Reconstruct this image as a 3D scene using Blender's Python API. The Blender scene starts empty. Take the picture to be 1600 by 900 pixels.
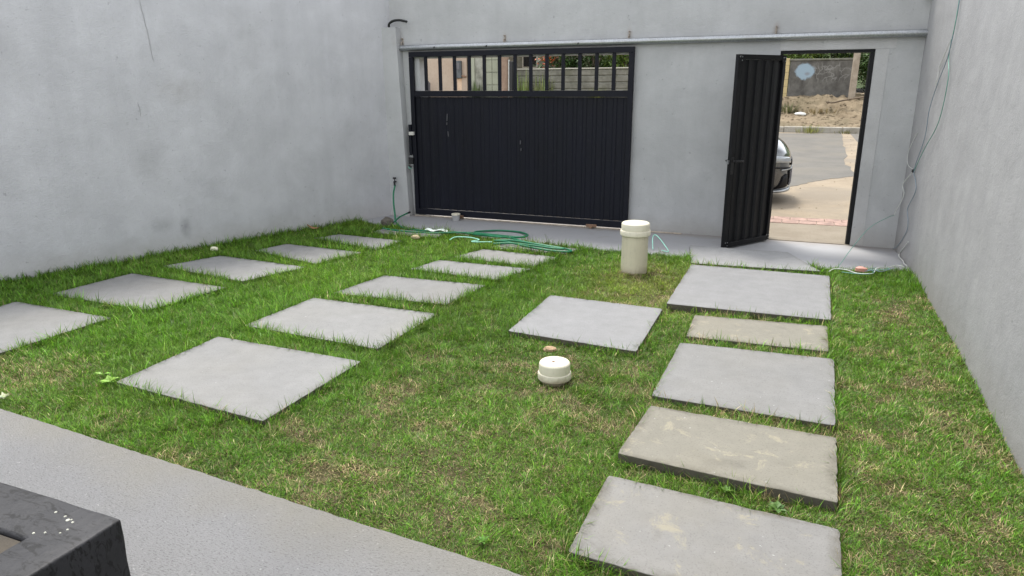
import bpy, bmesh, math, random
import numpy as np
from mathutils import Vector, Matrix

random.seed(7)
rng = np.random.default_rng(11)
sc = bpy.context.scene
C = sc.collection
R = math.radians

# ---------------------------------------------------------------- camera
cam_d = bpy.data.cameras.new('camera')
cam = bpy.data.objects.new('camera', cam_d)
C.objects.link(cam)
Rm = [[0.92843, 0.37145, -0.00579], [0.09931, -0.26319, -0.95962], [-0.35798, 0.89037, -0.28125]]
m = Matrix(((Rm[0][0], -Rm[1][0], -Rm[2][0], 0.0),
            (Rm[0][1], -Rm[1][1], -Rm[2][1], 0.0),
            (Rm[0][2], -Rm[1][2], -Rm[2][2], 1.8),
            (0, 0, 0, 1)))
cam.matrix_world = m
cam_d.sensor_fit = 'HORIZONTAL'
cam_d.sensor_width = 36.0
cam_d.lens = 1091.18 / 1600 * 36
cam_d.clip_start = 0.05
cam_d.clip_end = 2000
sc.camera = cam
sc.render.resolution_x, sc.render.resolution_y = 1024, 576

# ---------------------------------------------------------------- light
SUN = Vector((-0.34, 0.46, 1.30)).normalized()          # towards the sun
sun_el = math.asin(SUN.z)
sun_az = math.atan2(SUN.x, SUN.y)
w = bpy.data.worlds.new('World')
sc.world = w
w.use_nodes = True
nt = w.node_tree
bg = nt.nodes['Background']
sky = nt.nodes.new('ShaderNodeTexSky')
sky.sky_type = 'NISHITA'
sky.sun_disc = False
sky.sun_elevation = sun_el
sky.sun_rotation = sun_az
sky.air_density = 1.0
sky.dust_density = 1.5
sky.ozone_density = 1.0
hsv = nt.nodes.new('ShaderNodeHueSaturation')            # thin bright overcast: a whitish sky
hsv.inputs['Saturation'].default_value = 0.16
nt.links.new(sky.outputs[0], hsv.inputs['Color'])
nt.links.new(hsv.outputs[0], bg.inputs['Color'])
bg.inputs['Strength'].default_value = 0.15
sd = bpy.data.lights.new('sun', 'SUN')
sd.energy = 1.15
sd.angle = R(12)
sd.color = (1.0, 0.95, 0.87)
so = bpy.data.objects.new('sun', sd)
C.objects.link(so)
so.rotation_euler = (-SUN).to_track_quat('-Z', 'Y').to_euler()
so.location = (0, 0, 20)
sc.view_settings.view_transform = 'Standard'
sc.view_settings.look = 'None'
sc.view_settings.gamma = 1.0
sc.view_settings.exposure = 1.74
sc.cycles.use_denoising = True
sc.cycles.max_bounces = 8


# ---------------------------------------------------------------- helpers
def tag(o, label=None, cat=None, group=None, kind=None):
    if label: o['label'] = label
    if cat: o['category'] = cat
    if group: o['group'] = group
    if kind: o['kind'] = kind
    return o


def empty(name, loc, label=None, cat=None, group=None, rz=0.0, kind=None):
    o = bpy.data.objects.new(name, None)
    C.objects.link(o)
    o.location = loc
    o.rotation_euler = (0, 0, rz)
    o.empty_display_size = 0.1
    return tag(o, label, cat, group, kind)


class MB:
    def __init__(s):
        s.v = []; s.f = []; s.sm = []

    def add(s, verts, faces, smooth=False):
        n = len(s.v)
        s.v += [tuple(p) for p in verts]
        s.f += [tuple(i + n for i in f) for f in faces]
        s.sm += [smooth] * len(faces)
        return s

    def box(s, x0, x1, y0, y1, z0, z1, b=0.0):
        if b <= 0:
            v = [(x, y, z) for z in (z0, z1) for y in (y0, y1) for x in (x0, x1)]
            return s.add(v, [(0, 2, 3, 1), (4, 5, 7, 6), (0, 1, 5, 4), (2, 6, 7, 3), (0, 4, 6, 2), (1, 3, 7, 5)])
        bm = bmesh.new()
        bmesh.ops.create_cube(bm, size=1.0)
        for q in bm.verts:
            q.co = Vector(((x0 + x1) / 2 + q.co.x * (x1 - x0), (y0 + y1) / 2 + q.co.y * (y1 - y0), (z0 + z1) / 2 + q.co.z * (z1 - z0)))
        bmesh.ops.bevel(bm, geom=bm.edges[:], offset=b, segments=1, affect='EDGES', profile=0.6)
        s.bm(bm)
        return s

    def bm(s, bm, smooth=False):
        bm.verts.index_update()
        s.add([q.co[:] for q in bm.verts], [[q.index for q in f.verts] for f in bm.faces], smooth)
        bm.free()
        return s

    def tube(s, pts, r, n=8, cap=True, smooth=True):
        P = [Vector(p) for p in pts]
        rr = r if isinstance(r, (list, tuple)) else [r] * len(P)
        T = []
        for i in range(len(P)):
            T.append((P[min(i + 1, len(P) - 1)] - P[max(i - 1, 0)]).normalized())
        up = Vector((0, 0, 1)) if abs(T[0].z) < .9 else Vector((1, 0, 0))
        N = (up - T[0] * up.dot(T[0])).normalized()
        V = []; F = []
        for i, p in enumerate(P):
            N = (N - T[i] * N.dot(T[i]))
            N = N.normalized() if N.length > 1e-6 else T[i].orthogonal().normalized()
            B = T[i].cross(N)
            for k in range(n):
                a = 2 * math.pi * k / n
                V.append(p + (N * math.cos(a) + B * math.sin(a)) * rr[i])
        for i in range(len(P) - 1):
            for k in range(n):
                F.append((i * n + k, i * n + (k + 1) % n, (i + 1) * n + (k + 1) % n, (i + 1) * n + k))
        s.add(V, F, smooth)
        if cap:
            b = len(P) - 1
            s.add(V[:n], [tuple(range(n - 1, -1, -1))])
            s.add(V[b * n:], [tuple(range(n))])
        return s

    def lathe(s, prof, c=(0, 0, 0), n=32, smooth=True):
        V = []; F = []
        for r, z in prof:
            for k in range(n):
                a = 2 * math.pi * k / n
                V.append((c[0] + r * math.cos(a), c[1] + r * math.sin(a), c[2] + z))
        for i in range(len(prof) - 1):
            for k in range(n):
                F.append((i * n + k, i * n + (k + 1) % n, (i + 1) * n + (k + 1) % n, (i + 1) * n + k))
        s.add(V, F, smooth)
        return s

    def prism(s, poly, z0, z1):
        n = len(poly)
        V = [(x, y, z0) for x, y in poly] + [(x, y, z1) for x, y in poly]
        s.add(V, [tuple(range(n - 1, -1, -1)), tuple(range(n, 2 * n))] + [(i, (i + 1) % n, n + (i + 1) % n, n + i) for i in range(n)])
        return s

    def build(s, name, mat, parent=None, local=False, sharp=None):
        me = bpy.data.meshes.new(name)
        off = Vector((0, 0, 0))
        if parent is not None and not local:
            p = parent
            while p is not None:
                off += p.location
                p = p.parent
        me.from_pydata([(x - off.x, y - off.y, z - off.z) for x, y, z in s.v], [], s.f)
        me.validate()
        me.update()
        if len(me.polygons) == len(s.sm):
            me.polygons.foreach_set('use_smooth', s.sm)
        if sharp:
            me.set_sharp_from_angle(angle=R(sharp))
        me.materials.append(mat)
        o = bpy.data.objects.new(name, me)
        C.objects.link(o)
        if parent is not None:
            o.parent = parent
        return o


def dup(o, name=None):
    c = o.copy()
    C.objects.link(c)
    return c


def spline(pts, k=6):
    P = [Vector(p) for p in pts]
    P = [P[0] * 2 - P[1]] + P + [P[-1] * 2 - P[-2]]
    out = []
    for i in range(1, len(P) - 2):
        for j in range(k):
            t = j / k
            a, b, c, d = P[i - 1:i + 3]
            out.append(0.5 * ((2 * b) + (c - a) * t + (2 * a - 5 * b + 4 * c - d) * t * t + (3 * b - a - 3 * c + d) * t ** 3))
    out.append(P[-2])
    return out


# value noise in numpy
_G = rng.random((256, 256))


def vn(x, y, s, o=0.0):
    x = np.asarray(x, float) * s + 37.3 + o; y = np.asarray(y, float) * s + 91.7 + o * 1.7
    xi = np.floor(x).astype(int); yi = np.floor(y).astype(int)
    fx = x - xi; fy = y - yi
    fx = fx * fx * (3 - 2 * fx); fy = fy * fy * (3 - 2 * fy)
    g = lambda a, b: _G[a % 256, b % 256]
    return (g(xi, yi) * (1 - fx) + g(xi + 1, yi) * fx) * (1 - fy) + (g(xi, yi + 1) * (1 - fx) + g(xi + 1, yi + 1) * fx) * fy


def fbm(x, y, s, o=0.0):
    return (vn(x, y, s, o) * .5 + vn(x, y, s * 2.1, o + 5) * .3 + vn(x, y, s * 4.3, o + 9) * .2)


# ---------------------------------------------------------------- materials
class NT:
    def __init__(s, name, rough=0.7, metal=0.0, spec=0.4):
        s.m = bpy.data.materials.new(name)
        s.m.use_nodes = True
        s.t = s.m.node_tree
        s.b = s.t.nodes['Principled BSDF']
        s.b.inputs['Roughness'].default_value = rough
        s.b.inputs['Metallic'].default_value = metal
        s.b.inputs['Specular IOR Level'].default_value = spec
        s.co = None

    def n(s, ty, **kw):
        q = s.t.nodes.new('ShaderNode' + ty)
        for k, v in kw.items():
            setattr(q, k, v)
        return q

    def l(s, a, b):
        s.t.links.new(a, b)

    def world(s, scale=(1, 1, 1), rnd=False):
        g = s.n('NewGeometry')
        out = g.outputs['Position']
        if rnd:
            oi = s.n('ObjectInfo')
            mu = s.n('VectorMath', operation='MULTIPLY_ADD')
            cv = s.n('CombineXYZ')
            for i in range(3):
                s.l(oi.outputs['Random'], cv.inputs[i])
            mu.inputs[1].default_value = (37, 53, 19)
            s.l(cv.outputs[0], mu.inputs[0]); s.l(out, mu.inputs[2])
            out = mu.outputs[0]
        mp = s.n('VectorMath', operation='MULTIPLY')
        mp.inputs[1].default_value = scale
        s.l(out, mp.inputs[0])
        return mp.outputs[0]

    def noise(s, vec, scale, detail=4.0, rough=0.55, dist=0.0):
        q = s.n('TexNoise')
        q.inputs['Scale'].default_value = scale
        q.inputs['Detail'].default_value = detail
        q.inputs['Roughness'].default_value = rough
        q.inputs['Distortion'].default_value = dist
        s.l(vec, q.inputs['Vector'])
        return q.outputs['Fac']

    def ramp(s, fac, p0, p1, c0=(0, 0, 0), c1=(1, 1, 1)):
        q = s.n('ValToRGB')
        e = q.color_ramp.elements
        e[0].position, e[1].position = p0, p1
        e[0].color = (*c0, 1); e[1].color = (*c1, 1)
        s.l(fac, q.inputs[0])
        return q.outputs[0]

    def mix(s, fac, a, b, mode='MIX'):
        q = s.n('Mix', data_type='RGBA', blend_type=mode)
        for v, i in ((fac, 0), (a, 6), (b, 7)):
            if isinstance(v, (int, float)):
                q.inputs[i].default_value = v
            elif isinstance(v, tuple):
                q.inputs[i].default_value = (*v, 1)
            else:
                s.l(v, q.inputs[i])
        return q.outputs[2]

    def math(s, op, a, b=None, c=None):
        q = s.n('Math', operation=op)
        for i, v in enumerate((a, b, c)):
            if v is None: continue
            if isinstance(v, (int, float)): q.inputs[i].default_value = v
            else: s.l(v, q.inputs[i])
        return q.outputs[0]

    def bump(s, h, strength, dist):
        q = s.n('Bump')
        q.inputs['Strength'].default_value = strength
        q.inputs['Distance'].default_value = dist
        s.l(h, q.inputs['Height'])
        if s.b.inputs['Normal'].is_linked:
            s.l(s.b.inputs['Normal'].links[0].from_socket, q.inputs['Normal'])
        s.l(q.outputs[0], s.b.inputs['Normal'])

    def color(s, c):
        if isinstance(c, tuple): s.b.inputs['Base Color'].default_value = (*c, 1)
        else: s.l(c, s.b.inputs['Base Color'])
        return s.m

    def spot(s, centre, radius, hard=0.5):
        g = s.n('NewGeometry')
        d = s.n('VectorMath', operation='SUBTRACT')
        d.inputs[1].default_value = centre
        s.l(g.outputs['Position'], d.inputs[0])
        q = s.n('VectorMath', operation='MULTIPLY')
        q.inputs[1].default_value = tuple(1 / r for r in radius)
        s.l(d.outputs[0], q.inputs[0])
        ln = s.n('VectorMath', operation='LENGTH')
        s.l(q.outputs[0], ln.inputs[0])
        mr = s.n('MapRange', interpolation_type='SMOOTHSTEP')
        mr.inputs['From Min'].default_value = hard
        mr.inputs['From Max'].default_value = 1.0
        mr.inputs['To Min'].default_value = 1.0
        mr.inputs['To Max'].default_value = 0.0
        s.l(ln.outputs['Value'], mr.inputs['Value'])
        return mr.outputs[0]


def simple(name, c, rough=0.6, metal=0.0, var=0.12, scale=8.0, bump=0.0, spec=0.4):
    q = NT(name, rough, metal, spec)
    v = q.world()
    n = q.noise(v, scale, 5)
    c0 = tuple(max(0, x * (1 - var)) for x in c); c1 = tuple(min(1, x * (1 + var)) for x in c)
    col = q.ramp(n, .3, .7, c0, c1)
    if bump:
        q.bump(q.noise(v, scale * 8, 3), bump, 0.004)
    return q.color(col)


def plaster(name, base, streak=0.12, spots=(), sand=0.6):
    q = NT(name, 0.9, 0, 0.2)
    v = q.world()
    big = q.noise(v, 0.55, 5, .6, .4)
    mid = q.noise(v, 2.6, 6, .62)
    st = q.noise(q.world((3.2, 3.2, .28)), 1.6, 5, .6)
    fine = q.noise(v, 55, 3)
    c0 = tuple(x * .88 for x in base); c1 = tuple(min(1, x * 1.07) for x in base)
    col = q.ramp(big, .32, .68, c0, c1)
    col = q.mix(.5, col, q.ramp(mid, .3, .7, tuple(x * .83 for x in base), tuple(min(1, x * 1.12) for x in base)))
    bl = q.noise(v, 1.7, 10, .78, .9)
    col = q.mix(q.math('MULTIPLY', q.ramp(bl, .50, .66), .34), col, tuple(x * .78 for x in base))
    col = q.mix(q.math('MULTIPLY', q.ramp(q.noise(v, 2.6, 10, .78, .5), .54, .68), .3), col, tuple(min(1, x * 1.16) for x in base))
    col = q.mix(q.math('MULTIPLY', q.ramp(st, .46, .78), streak * 2.2), col, tuple(x * .62 for x in base))
    col = q.mix(q.math('MULTIPLY', q.ramp(fine, .62, .72), .22), col, tuple(x * .62 for x in base))
    pits = q.noise(v, 21, 2)
    col = q.mix(q.math('MULTIPLY', q.ramp(pits, .70, .76), .55), col, tuple(x * .55 for x in base))
    # damp, dirty foot of the wall
    g = q.n('NewGeometry'); sp = q.n('SeparateXYZ'); q.l(g.outputs['Position'], sp.inputs[0])
    foot = q.n('MapRange'); foot.inputs['From Min'].default_value = 0.0; foot.inputs['From Max'].default_value = 0.28
    foot.inputs['To Min'].default_value = 1.0; foot.inputs['To Max'].default_value = 0.0
    q.l(q.math('ADD', sp.outputs['Z'], q.math('MULTIPLY_ADD', mid, .3, -.15)), foot.inputs['Value'])
    col = q.mix(q.math('MULTIPLY', foot.outputs[0], .42), col, (base[0] * .72, base[1] * .66, base[2] * .58))
    for cen, rad, c, k in spots:
        f = q.math('MULTIPLY', q.spot(cen, rad, .05), q.ramp(q.noise(v, 6, 6, .7), .2, .7))
        col = q.mix(q.math('MULTIPLY', f, k), col, c)
    q.bump(q.noise(v, 3.5, 5), .5, 0.02)
    q.bump(q.noise(q.world((1, 1, 1.6)), 8, 6, .7, 1.0), .22, 0.008)
    q.bump(q.noise(v, 85, 4, .7), sand, 0.006)
    q.bump(q.noise(q.world((1, 1, 1.5)), 17, 4), .2, 0.006)
    return q.color(col)


WALLC = (0.40, 0.41, 0.43)
M = {}
M['left_plaster'] = plaster('left_plaster', (0.50, 0.502, 0.52), .10, [
    ((-6.24, 5.77, 0.28), (.09, .09, .17), (0.17, 0.17, 0.175), .7), ((-6.33, 5.55, .33), (.16, .16, .13), (0.23, 0.23, 0.235), .5),
    ((-6.2, 5.9, 1.75), (.35, .4, .2), (0.33, 0.315, .30), .5), ((-6.75, 4.4, 2.1), (.3, .3, .5), (.33, .33, .335), .5),
    ((-5.9, 6.7, 2.3), (.4, .4, .5), (.345, .345, .35), .5), ((-6.3, 5.5, 1.0), (.25, .3, .4), (.345, .345, .35), .5)])
M['right_plaster'] = plaster('right_plaster', (0.325, 0.325, 0.328), .08, sand=.5)
M['front_plaster'] = plaster('front_plaster', (0.44, 0.445, 0.45), .09, [
    ((-5.06, 8.6, 2.33), (.09, .2, .22), (.24, .2, .17), .6), ((-3.5, 8.6, 1.9), (.6, .2, .5), (.30, .30, .30), .3),
    ((-.33, 8.6, 2.35), (.05, .2, .12), (.26, .2, .16), .6), ((-3.53, 8.6, 2.35), (.05, .2, .12), (.3, .25, .2), .5),
    ((-1.95, 8.6, 2.35), (.05, .2, .12), (.3, .24, .2), .5)], sand=.5)
M['patch_plaster'] = plaster('patch_plaster', (0.48, 0.48, 0.48), .05)


def slab_mat(name, base, lich, tint):
    q = NT(name, 0.88, 0, 0.25)
    v = q.world((1, 1, 1), True)
    big = q.noise(v, 2.2, 5, .6); mid = q.noise(v, 9, 5, .6); fine = q.noise(v, 120, 3)
    col = q.ramp(big, .3, .7, tuple(x * .93 for x in base), tuple(min(1, x * 1.06) for x in base))
    col = q.mix(.5, col, q.ramp(mid, .3, .7, tuple(x * .82 for x in base), tuple(min(1, x * 1.10) for x in base)))
    col = q.mix(q.math('MULTIPLY', q.ramp(q.noise(q.world((1, 2.5, 1), True), 7, 6, .65), .58, .74), .22), col, tuple(x * .66 for x in base))
    col = q.mix(q.math('MULTIPLY', q.ramp(fine, .56, .68), .5), col, tuple(x * .55 for x in base))
    col = q.mix(q.math('MULTIPLY', q.ramp(q.noise(v, 1.3, 4), .42, .7), tint), col, (.205, .188, .142))
    if lich:
        col = q.mix(q.math('MULTIPLY', q.ramp(q.noise(v, 7.5, 9, .75, .6), .56, .64), lich), col, (.29, .268, .20))
        col = q.mix(q.math('MULTIPLY', q.ramp(q.noise(v, 3.1, 6, .7, .3), .6, .78), lich * .9), col, (.115, .108, .094))
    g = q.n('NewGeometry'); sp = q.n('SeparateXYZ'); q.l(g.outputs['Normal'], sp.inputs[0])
    col = q.mix(q.ramp(sp.outputs['Z'], .25, .45, (1, 1, 1), (0, 0, 0)), col, (.085, .075, .06))   # sides coloured dark brown, their shade put into the colour
    spk = q.noise(v, 47, 2)
    col = q.mix(q.math('MULTIPLY', q.ramp(spk, .73, .76), .6), col, (.42, .42, .41))
    at_ = q.n('Attribute', attribute_name='dirt')
    dm = q.math('MULTIPLY', at_.outputs['Fac'], q.ramp(q.noise(v, 6.5, 6, .7), .38, .62))
    col = q.mix(q.math('MULTIPLY', dm, .85 if lich else .34), col, (.10, .092, .072))
    oi = q.n('ObjectInfo')
    hs = q.n('HueSaturation'); q.l(col, hs.inputs['Color'])
    q.l(q.math('MULTIPLY_ADD', oi.outputs['Random'], .14, .93), hs.inputs['Value'])
    col = hs.outputs[0]
    q.bump(q.noise(v, 110, 4, .75), .6, 0.006)
    q.bump(mid, .3, 0.006)
    return q.color(col)


M['slab'] = slab_mat('slab_grey_paint', (0.214, 0.2145, 0.212), 0.0, .16)
M['slab_clean'] = slab_mat('slab_clean_paint', (0.225, 0.227, 0.231), 0.0, .05)
M['slab_pale'] = slab_mat('slab_pale_paint', (0.27, 0.272, 0.274), 0.0, .05)
M['slab_old'] = slab_mat('slab_weathered', (0.205, 0.196, 0.166), .75, .5)
M['slab_half'] = slab_mat('slab_half_weathered', (0.212, 0.209, 0.202), .7, .35)


def apron_mat():
    q = NT('apron_paint', .75, 0, .3)
    v = q.world()
    base = (.295, .297, .305)
    col = q.ramp(q.noise(v, .9, 5), .3, .7, tuple(x * .92 for x in base), tuple(x * 1.05 for x in base))
    col = q.mix(q.math('MULTIPLY', q.ramp(q.noise(v, 6, 5), .55, .8), .3), col, (.21, .19, .16))
    g = q.n('NewGeometry'); sp = q.n('SeparateXYZ'); q.l(g.outputs['Position'], sp.inputs[0])
    d = q.n('MapRange'); d.inputs['From Min'].default_value = 8.36; d.inputs['From Max'].default_value = 8.62
    q.l(q.math('ADD', sp.outputs['Y'], q.math('MULTIPLY_ADD', q.noise(v, 7, 4), .24, -.12)), d.inputs['Value'])
    col = q.mix(q.math('MULTIPLY', d.outputs[0], .55), col, (.205, .165, .13))
    q.bump(q.noise(v, 60, 4), .25, .004)
    return q.color(col)


M['apron'] = apron_mat()


def terrace_mat():
    q = NT('terrace_concrete', .9, 0, .25)
    v = q.world()
    base = (.235, .236, .240)
    col = q.ramp(q.noise(v, 1.1, 5), .3, .7, tuple(x * .92 for x in base), tuple(x * 1.08 for x in base))
    f = q.noise(q.world((.5, 1.3, 1)), 135, 4, .75)
    col = q.mix(q.math('MULTIPLY', q.ramp(f, .34, .46, (1, 1, 1), (0, 0, 0)), .75), col, (.09, .09, .09))
    col = q.mix(q.math('MULTIPLY', q.ramp(q.noise(v, 60, 2), .68, .74), .5), col, (.42, .42, .41))
    g = q.n('NewGeometry'); sp = q.n('SeparateXYZ'); q.l(g.outputs['Position'], sp.inputs[0])
    e = q.math('ADD', sp.outputs['Y'], q.math('MULTIPLY', sp.outputs['X'], .0682))
    d = q.n('MapRange'); d.inputs['From Min'].default_value = 1.66; d.inputs['From Max'].default_value = 2.02
    q.l(q.math('ADD', e, q.math('MULTIPLY_ADD', q.noise(v, 3.2, 5), .5, -.25)), d.inputs['Value'])
    col = q.mix(q.math('MULTIPLY', d.outputs[0], .45), col, (.235, .218, .168))
    q.bump(f, 1.0, .012)
    q.bump(q.noise(v, 12, 4), .3, .01)
    return q.color(col)


M['terrace'] = terrace_mat()


def soil_mat():
    q = NT('lawn_soil', .95, 0, .1)
    v = q.world()
    col = q.ramp(q.noise(v, 22, 6, .65), .35, .68, (.030, .026, .014), (.10, .08, .045))
    col = q.mix(q.math('MULTIPLY', q.ramp(q.noise(v, 5, 5), .4, .65), .5), col, (.07, .085, .03))
    col = q.mix(q.math('MULTIPLY', q.ramp(q.noise(v, 90, 3), .58, .68), .6), col, (.26, .21, .115))
    q.bump(q.noise(v, 60, 4), .8, .02)
    return q.color(col)


M['soil'] = soil_mat()


def grass_mat(name='grass_blades', rough=.5, trans=.3):
    q = NT(name, rough, 0, .3)
    a = q.n('Attribute', attribute_name='col')
    q.l(a.outputs['Color'], q.b.inputs['Base Color'])
    tr = q.n('BsdfTranslucent')
    q.l(a.outputs['Color'], tr.inputs['Color'])
    mx = q.n('MixShader')
    mx.inputs[0].default_value = trans
    out = q.t.nodes['Material Output']
    q.l(q.b.outputs[0], mx.inputs[1]); q.l(tr.outputs[0], mx.inputs[2])
    q.l(mx.outputs[0], out.inputs['Surface'])
    return q.m


M['grass'] = grass_mat('grass_blades', .42, .4)
M['leaf'] = grass_mat('leaf_faces', .45, .25)


def paint_mat(name, c, rough, var=.3):
    q = NT(name, rough, 0, .22)
    v = q.world()
    n = q.noise(q.world((1, 1, .35)), 3.2, 6, .65)
    col = q.ramp(n, .3, .75, tuple(x * (1 - var) for x in c), tuple(x * (1 + var) for x in c))
    col = q.mix(q.math('MULTIPLY', q.ramp(q.noise(v, 26, 4), .6, .8), .25), col, (.04, .04, .045))
    q.l(q.math('MULTIPLY_ADD', n, .25, rough - .12), q.b.inputs['Roughness'])
    q.bump(q.noise(v, 9, 4), .12, .01)
    return q.color(col)


M['gate_paint'] = paint_mat('gate_navy_black', (.0042, .0050, .0105), .55)
M['door_paint'] = paint_mat('door_charcoal', (.0075, .0078, .0092), .5)
M['scratch'] = simple('bare_scratch', (.10, .10, .11), .6)


def galv():
    q = NT('galvanised_steel', .38, .85, .5)
    v = q.world()
    vo = q.n('TexVoronoi'); vo.inputs['Scale'].default_value = 60; q.l(v, vo.inputs['Vector'])
    col = q.ramp(vo.outputs['Distance'], 0, .8, (.27, .285, .30), (.40, .415, .43))
    col = q.mix(q.math('MULTIPLY', q.ramp(q.noise(v, 4, 4), .5, .8), .5), col, (.26, .25, .23))
    return q.color(col)


M['galv'] = galv()
M['rust'] = simple('rusty_steel', (.23, .14, .09), .8, 0, .4, 30, .3)
M['bracket'] = simple('spotted_galvanised', (.33, .29, .25), .7, .3, .5, 60, .3)
def pvc(name, c, foot):
    q = NT(name, .42, 0, .4)
    v = q.world()
    col = q.ramp(q.noise(v, 5, 5), .3, .7, tuple(x * .93 for x in c), tuple(x * 1.05 for x in c))
    col = q.mix(q.math('MULTIPLY', q.ramp(q.noise(q.world((1, 1, .12)), 38, 4, .7), .55, .72), .3), col, tuple(x * .55 for x in c))
    col = q.mix(q.math('MULTIPLY', q.ramp(q.noise(v, 34, 4, .7), .62, .7), .4), col, (.22, .18, .12))
    g = q.n('NewGeometry'); sp = q.n('SeparateXYZ'); q.l(g.outputs['Position'], sp.inputs[0])
    d = q.n('MapRange'); d.inputs['From Min'].default_value = foot; d.inputs['From Max'].default_value = .02
    q.l(q.math('ADD', sp.outputs['Z'], q.math('MULTIPLY_ADD', q.noise(v, 17, 5), .12, -.06)), d.inputs['Value'])
    col = q.mix(q.math('MULTIPLY', d.outputs[0], .65), col, (.23, .18, .11))
    return q.color(col)


M['pvc'] = pvc('cream_pvc', (.58, .535, .41), .12)
M['cap'] = pvc('white_pvc_cap', (.65, .615, .49), .06)


def planter_mat():
    q = NT('black_masonry_paint', .6, 0, .35)
    v = q.world()
    n = q.noise(v, 5, 6, .65)
    col = q.ramp(n, .3, .7, (.014, .0142, .016), (.026, .0262, .0295))
    sc_ = q.noise(q.world((.8, 2.2, 1)), 16, 6, .7, 1.4)
    k = q.ramp(sc_, .53, .57)
    col = q.mix(q.math('MULTIPLY', k, .9), col, (.003, .003, .0035))
    q.bump(q.ramp(sc_, .52, .58), -.9, .006)
    q.bump(q.noise(v, 40, 4), .35, .006)
    q.bump(q.noise(v, 7, 4), .5, .015)
    return q.color(col)


M['planter'] = planter_mat()
M['brown_board'] = simple('brown_board', (.036, .028, .018), .7, 0, .25, 12, .4)
M['fleck'] = simple('pale_drip', (.42, .42, .36), .8, 0, .4, 60)
M['hose'] = simple('green_hose', (.012, .15, .070), .38, 0, .15, 20)
M['hose_dark'] = simple('dark_rubber', (.012, .014, .013), .5)
M['black_plastic'] = simple('black_plastic', (.012, .012, .013), .45)
M['mint'] = simple('mint_plastic', (.32, .68, .55), .4)
M['white_wire'] = simple('white_wire', (.55, .56, .53), .45)
M['blue_wire'] = simple('blue_wire', (.17, .23, .28), .45)
M['green_wire'] = simple('green_wire', (.13, .30, .24), .45)
M['pink'] = simple('faded_pink_plastic', (.62, .30, .24), .6)
M['rock'] = simple('dark_chunk', (.10, .09, .075), .95, 0, .4, 30, .6)
M['pebble'] = simple('pale_stone', (.66, .64, .48), .8)
M['cup'] = simple('grey_pot', (.36, .36, .36), .8, 0, .2, 25)
M['cream'] = simple('cream_lid', (.62, .58, .46), .7)
M['dead_leaf'] = simple('dead_leaf', (.24, .13, .06), .8)
# street
M['pavement'] = None


def dusty(name, a, b, scale, rough=.95, bump=.4, c=None):
    q = NT(name, rough, 0, .2)
    v = q.world()
    col = q.ramp(q.noise(v, scale, 6, .65), .32, .68, a, b)
    col = q.mix(q.math('MULTIPLY', q.ramp(q.noise(v, scale * 14, 3), .55, .75), .35), col, tuple(x * .6 for x in a))
    if c:
        col = q.mix(q.math('MULTIPLY', q.ramp(q.noise(v, scale * .45, 5, .6, .5), .48, .62), .75), col, c)
    q.bump(q.noise(v, scale * 25, 4), bump, .01)
    return q.color(col)


M['pavement'] = dusty('sandy_concrete', (.175, .148, .112), (.225, .195, .152), 1.8)
M['asphalt'] = dusty('dusty_asphalt', (.105, .10, .09), (.138, .13, .116), 1.3, c=(.14, .128, .108))
M['sand'] = dusty('sandy_ground', (.20, .162, .115), (.275, .228, .168), 1.4, c=(.18, .155, .122))
M['dirt'] = dusty('dry_dirt', (.12, .09, .056), (.235, .188, .126), 1.6, c=(.11, .09, .055))
M['earth'] = dusty('scrub_ground', (.15, .14, .07), (.28, .24, .13), .5)
M['paver'] = simple('faded_red_paver', (.265, .18, .148), .95, 0, .35, 9, .4)
M['kerb'] = dusty('whitewashed_kerb', (.24, .22, .18), (.38, .36, .32), 2.5)
M['graffiti_wall'] = None


def graffiti():
    q = NT('grey_render_graffiti', .95, 0, .1)
    v = q.world()
    col = q.ramp(q.noise(v, 1.6, 7, .7), .3, .7, (.07, .066, .06), (.19, .182, .165))
    col = q.mix(q.math('MULTIPLY', q.ramp(q.noise(q.world((1, 1, .4)), 3.1, 6, .7), .5, .7), .6), col, (.05, .047, .044))
    wv = q.n('TexVoronoi', feature='DISTANCE_TO_EDGE'); wv.inputs['Scale'].default_value = 2.1
    dv = q.n('VectorMath', operation='ADD')
    nn = q.n('TexNoise'); nn.inputs['Scale'].default_value = 2.0; q.l(v, nn.inputs['Vector'])
    q.l(v, dv.inputs[0]); q.l(nn.outputs['Color'], dv.inputs[1]); q.l(dv.outputs[0], wv.inputs['Vector'])
    line = q.ramp(wv.outputs['Distance'], .015, .05, (1, 1, 1), (0, 0, 0))
    reg = q.spot((1.1, 34, 2.2), (1.3, 3, .55), .4)
    col = q.mix(q.math('MULTIPLY', q.math('MULTIPLY', line, reg), .5), col, (.30, .295, .28))
    blot = q.ramp(q.math('ADD', q.spot((.02, 34, 2.22), (.62, 3, .50), .25), q.math('MULTIPLY_ADD', q.noise(v, 5.5, 6, .75), 1.1, -.55)), .34, .62)
    col = q.mix(q.math('MULTIPLY', blot, .9), col, (.30, .39, .46))
    hole = q.math('MULTIPLY', q.spot((.12, 34, 2.12), (.16, 3, .11), .2), .8)
    col = q.mix(hole, col, (.22, .23, .25))
    q.bump(q.noise(v, 30, 5), .5, .02)
    return q.color(col)


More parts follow.
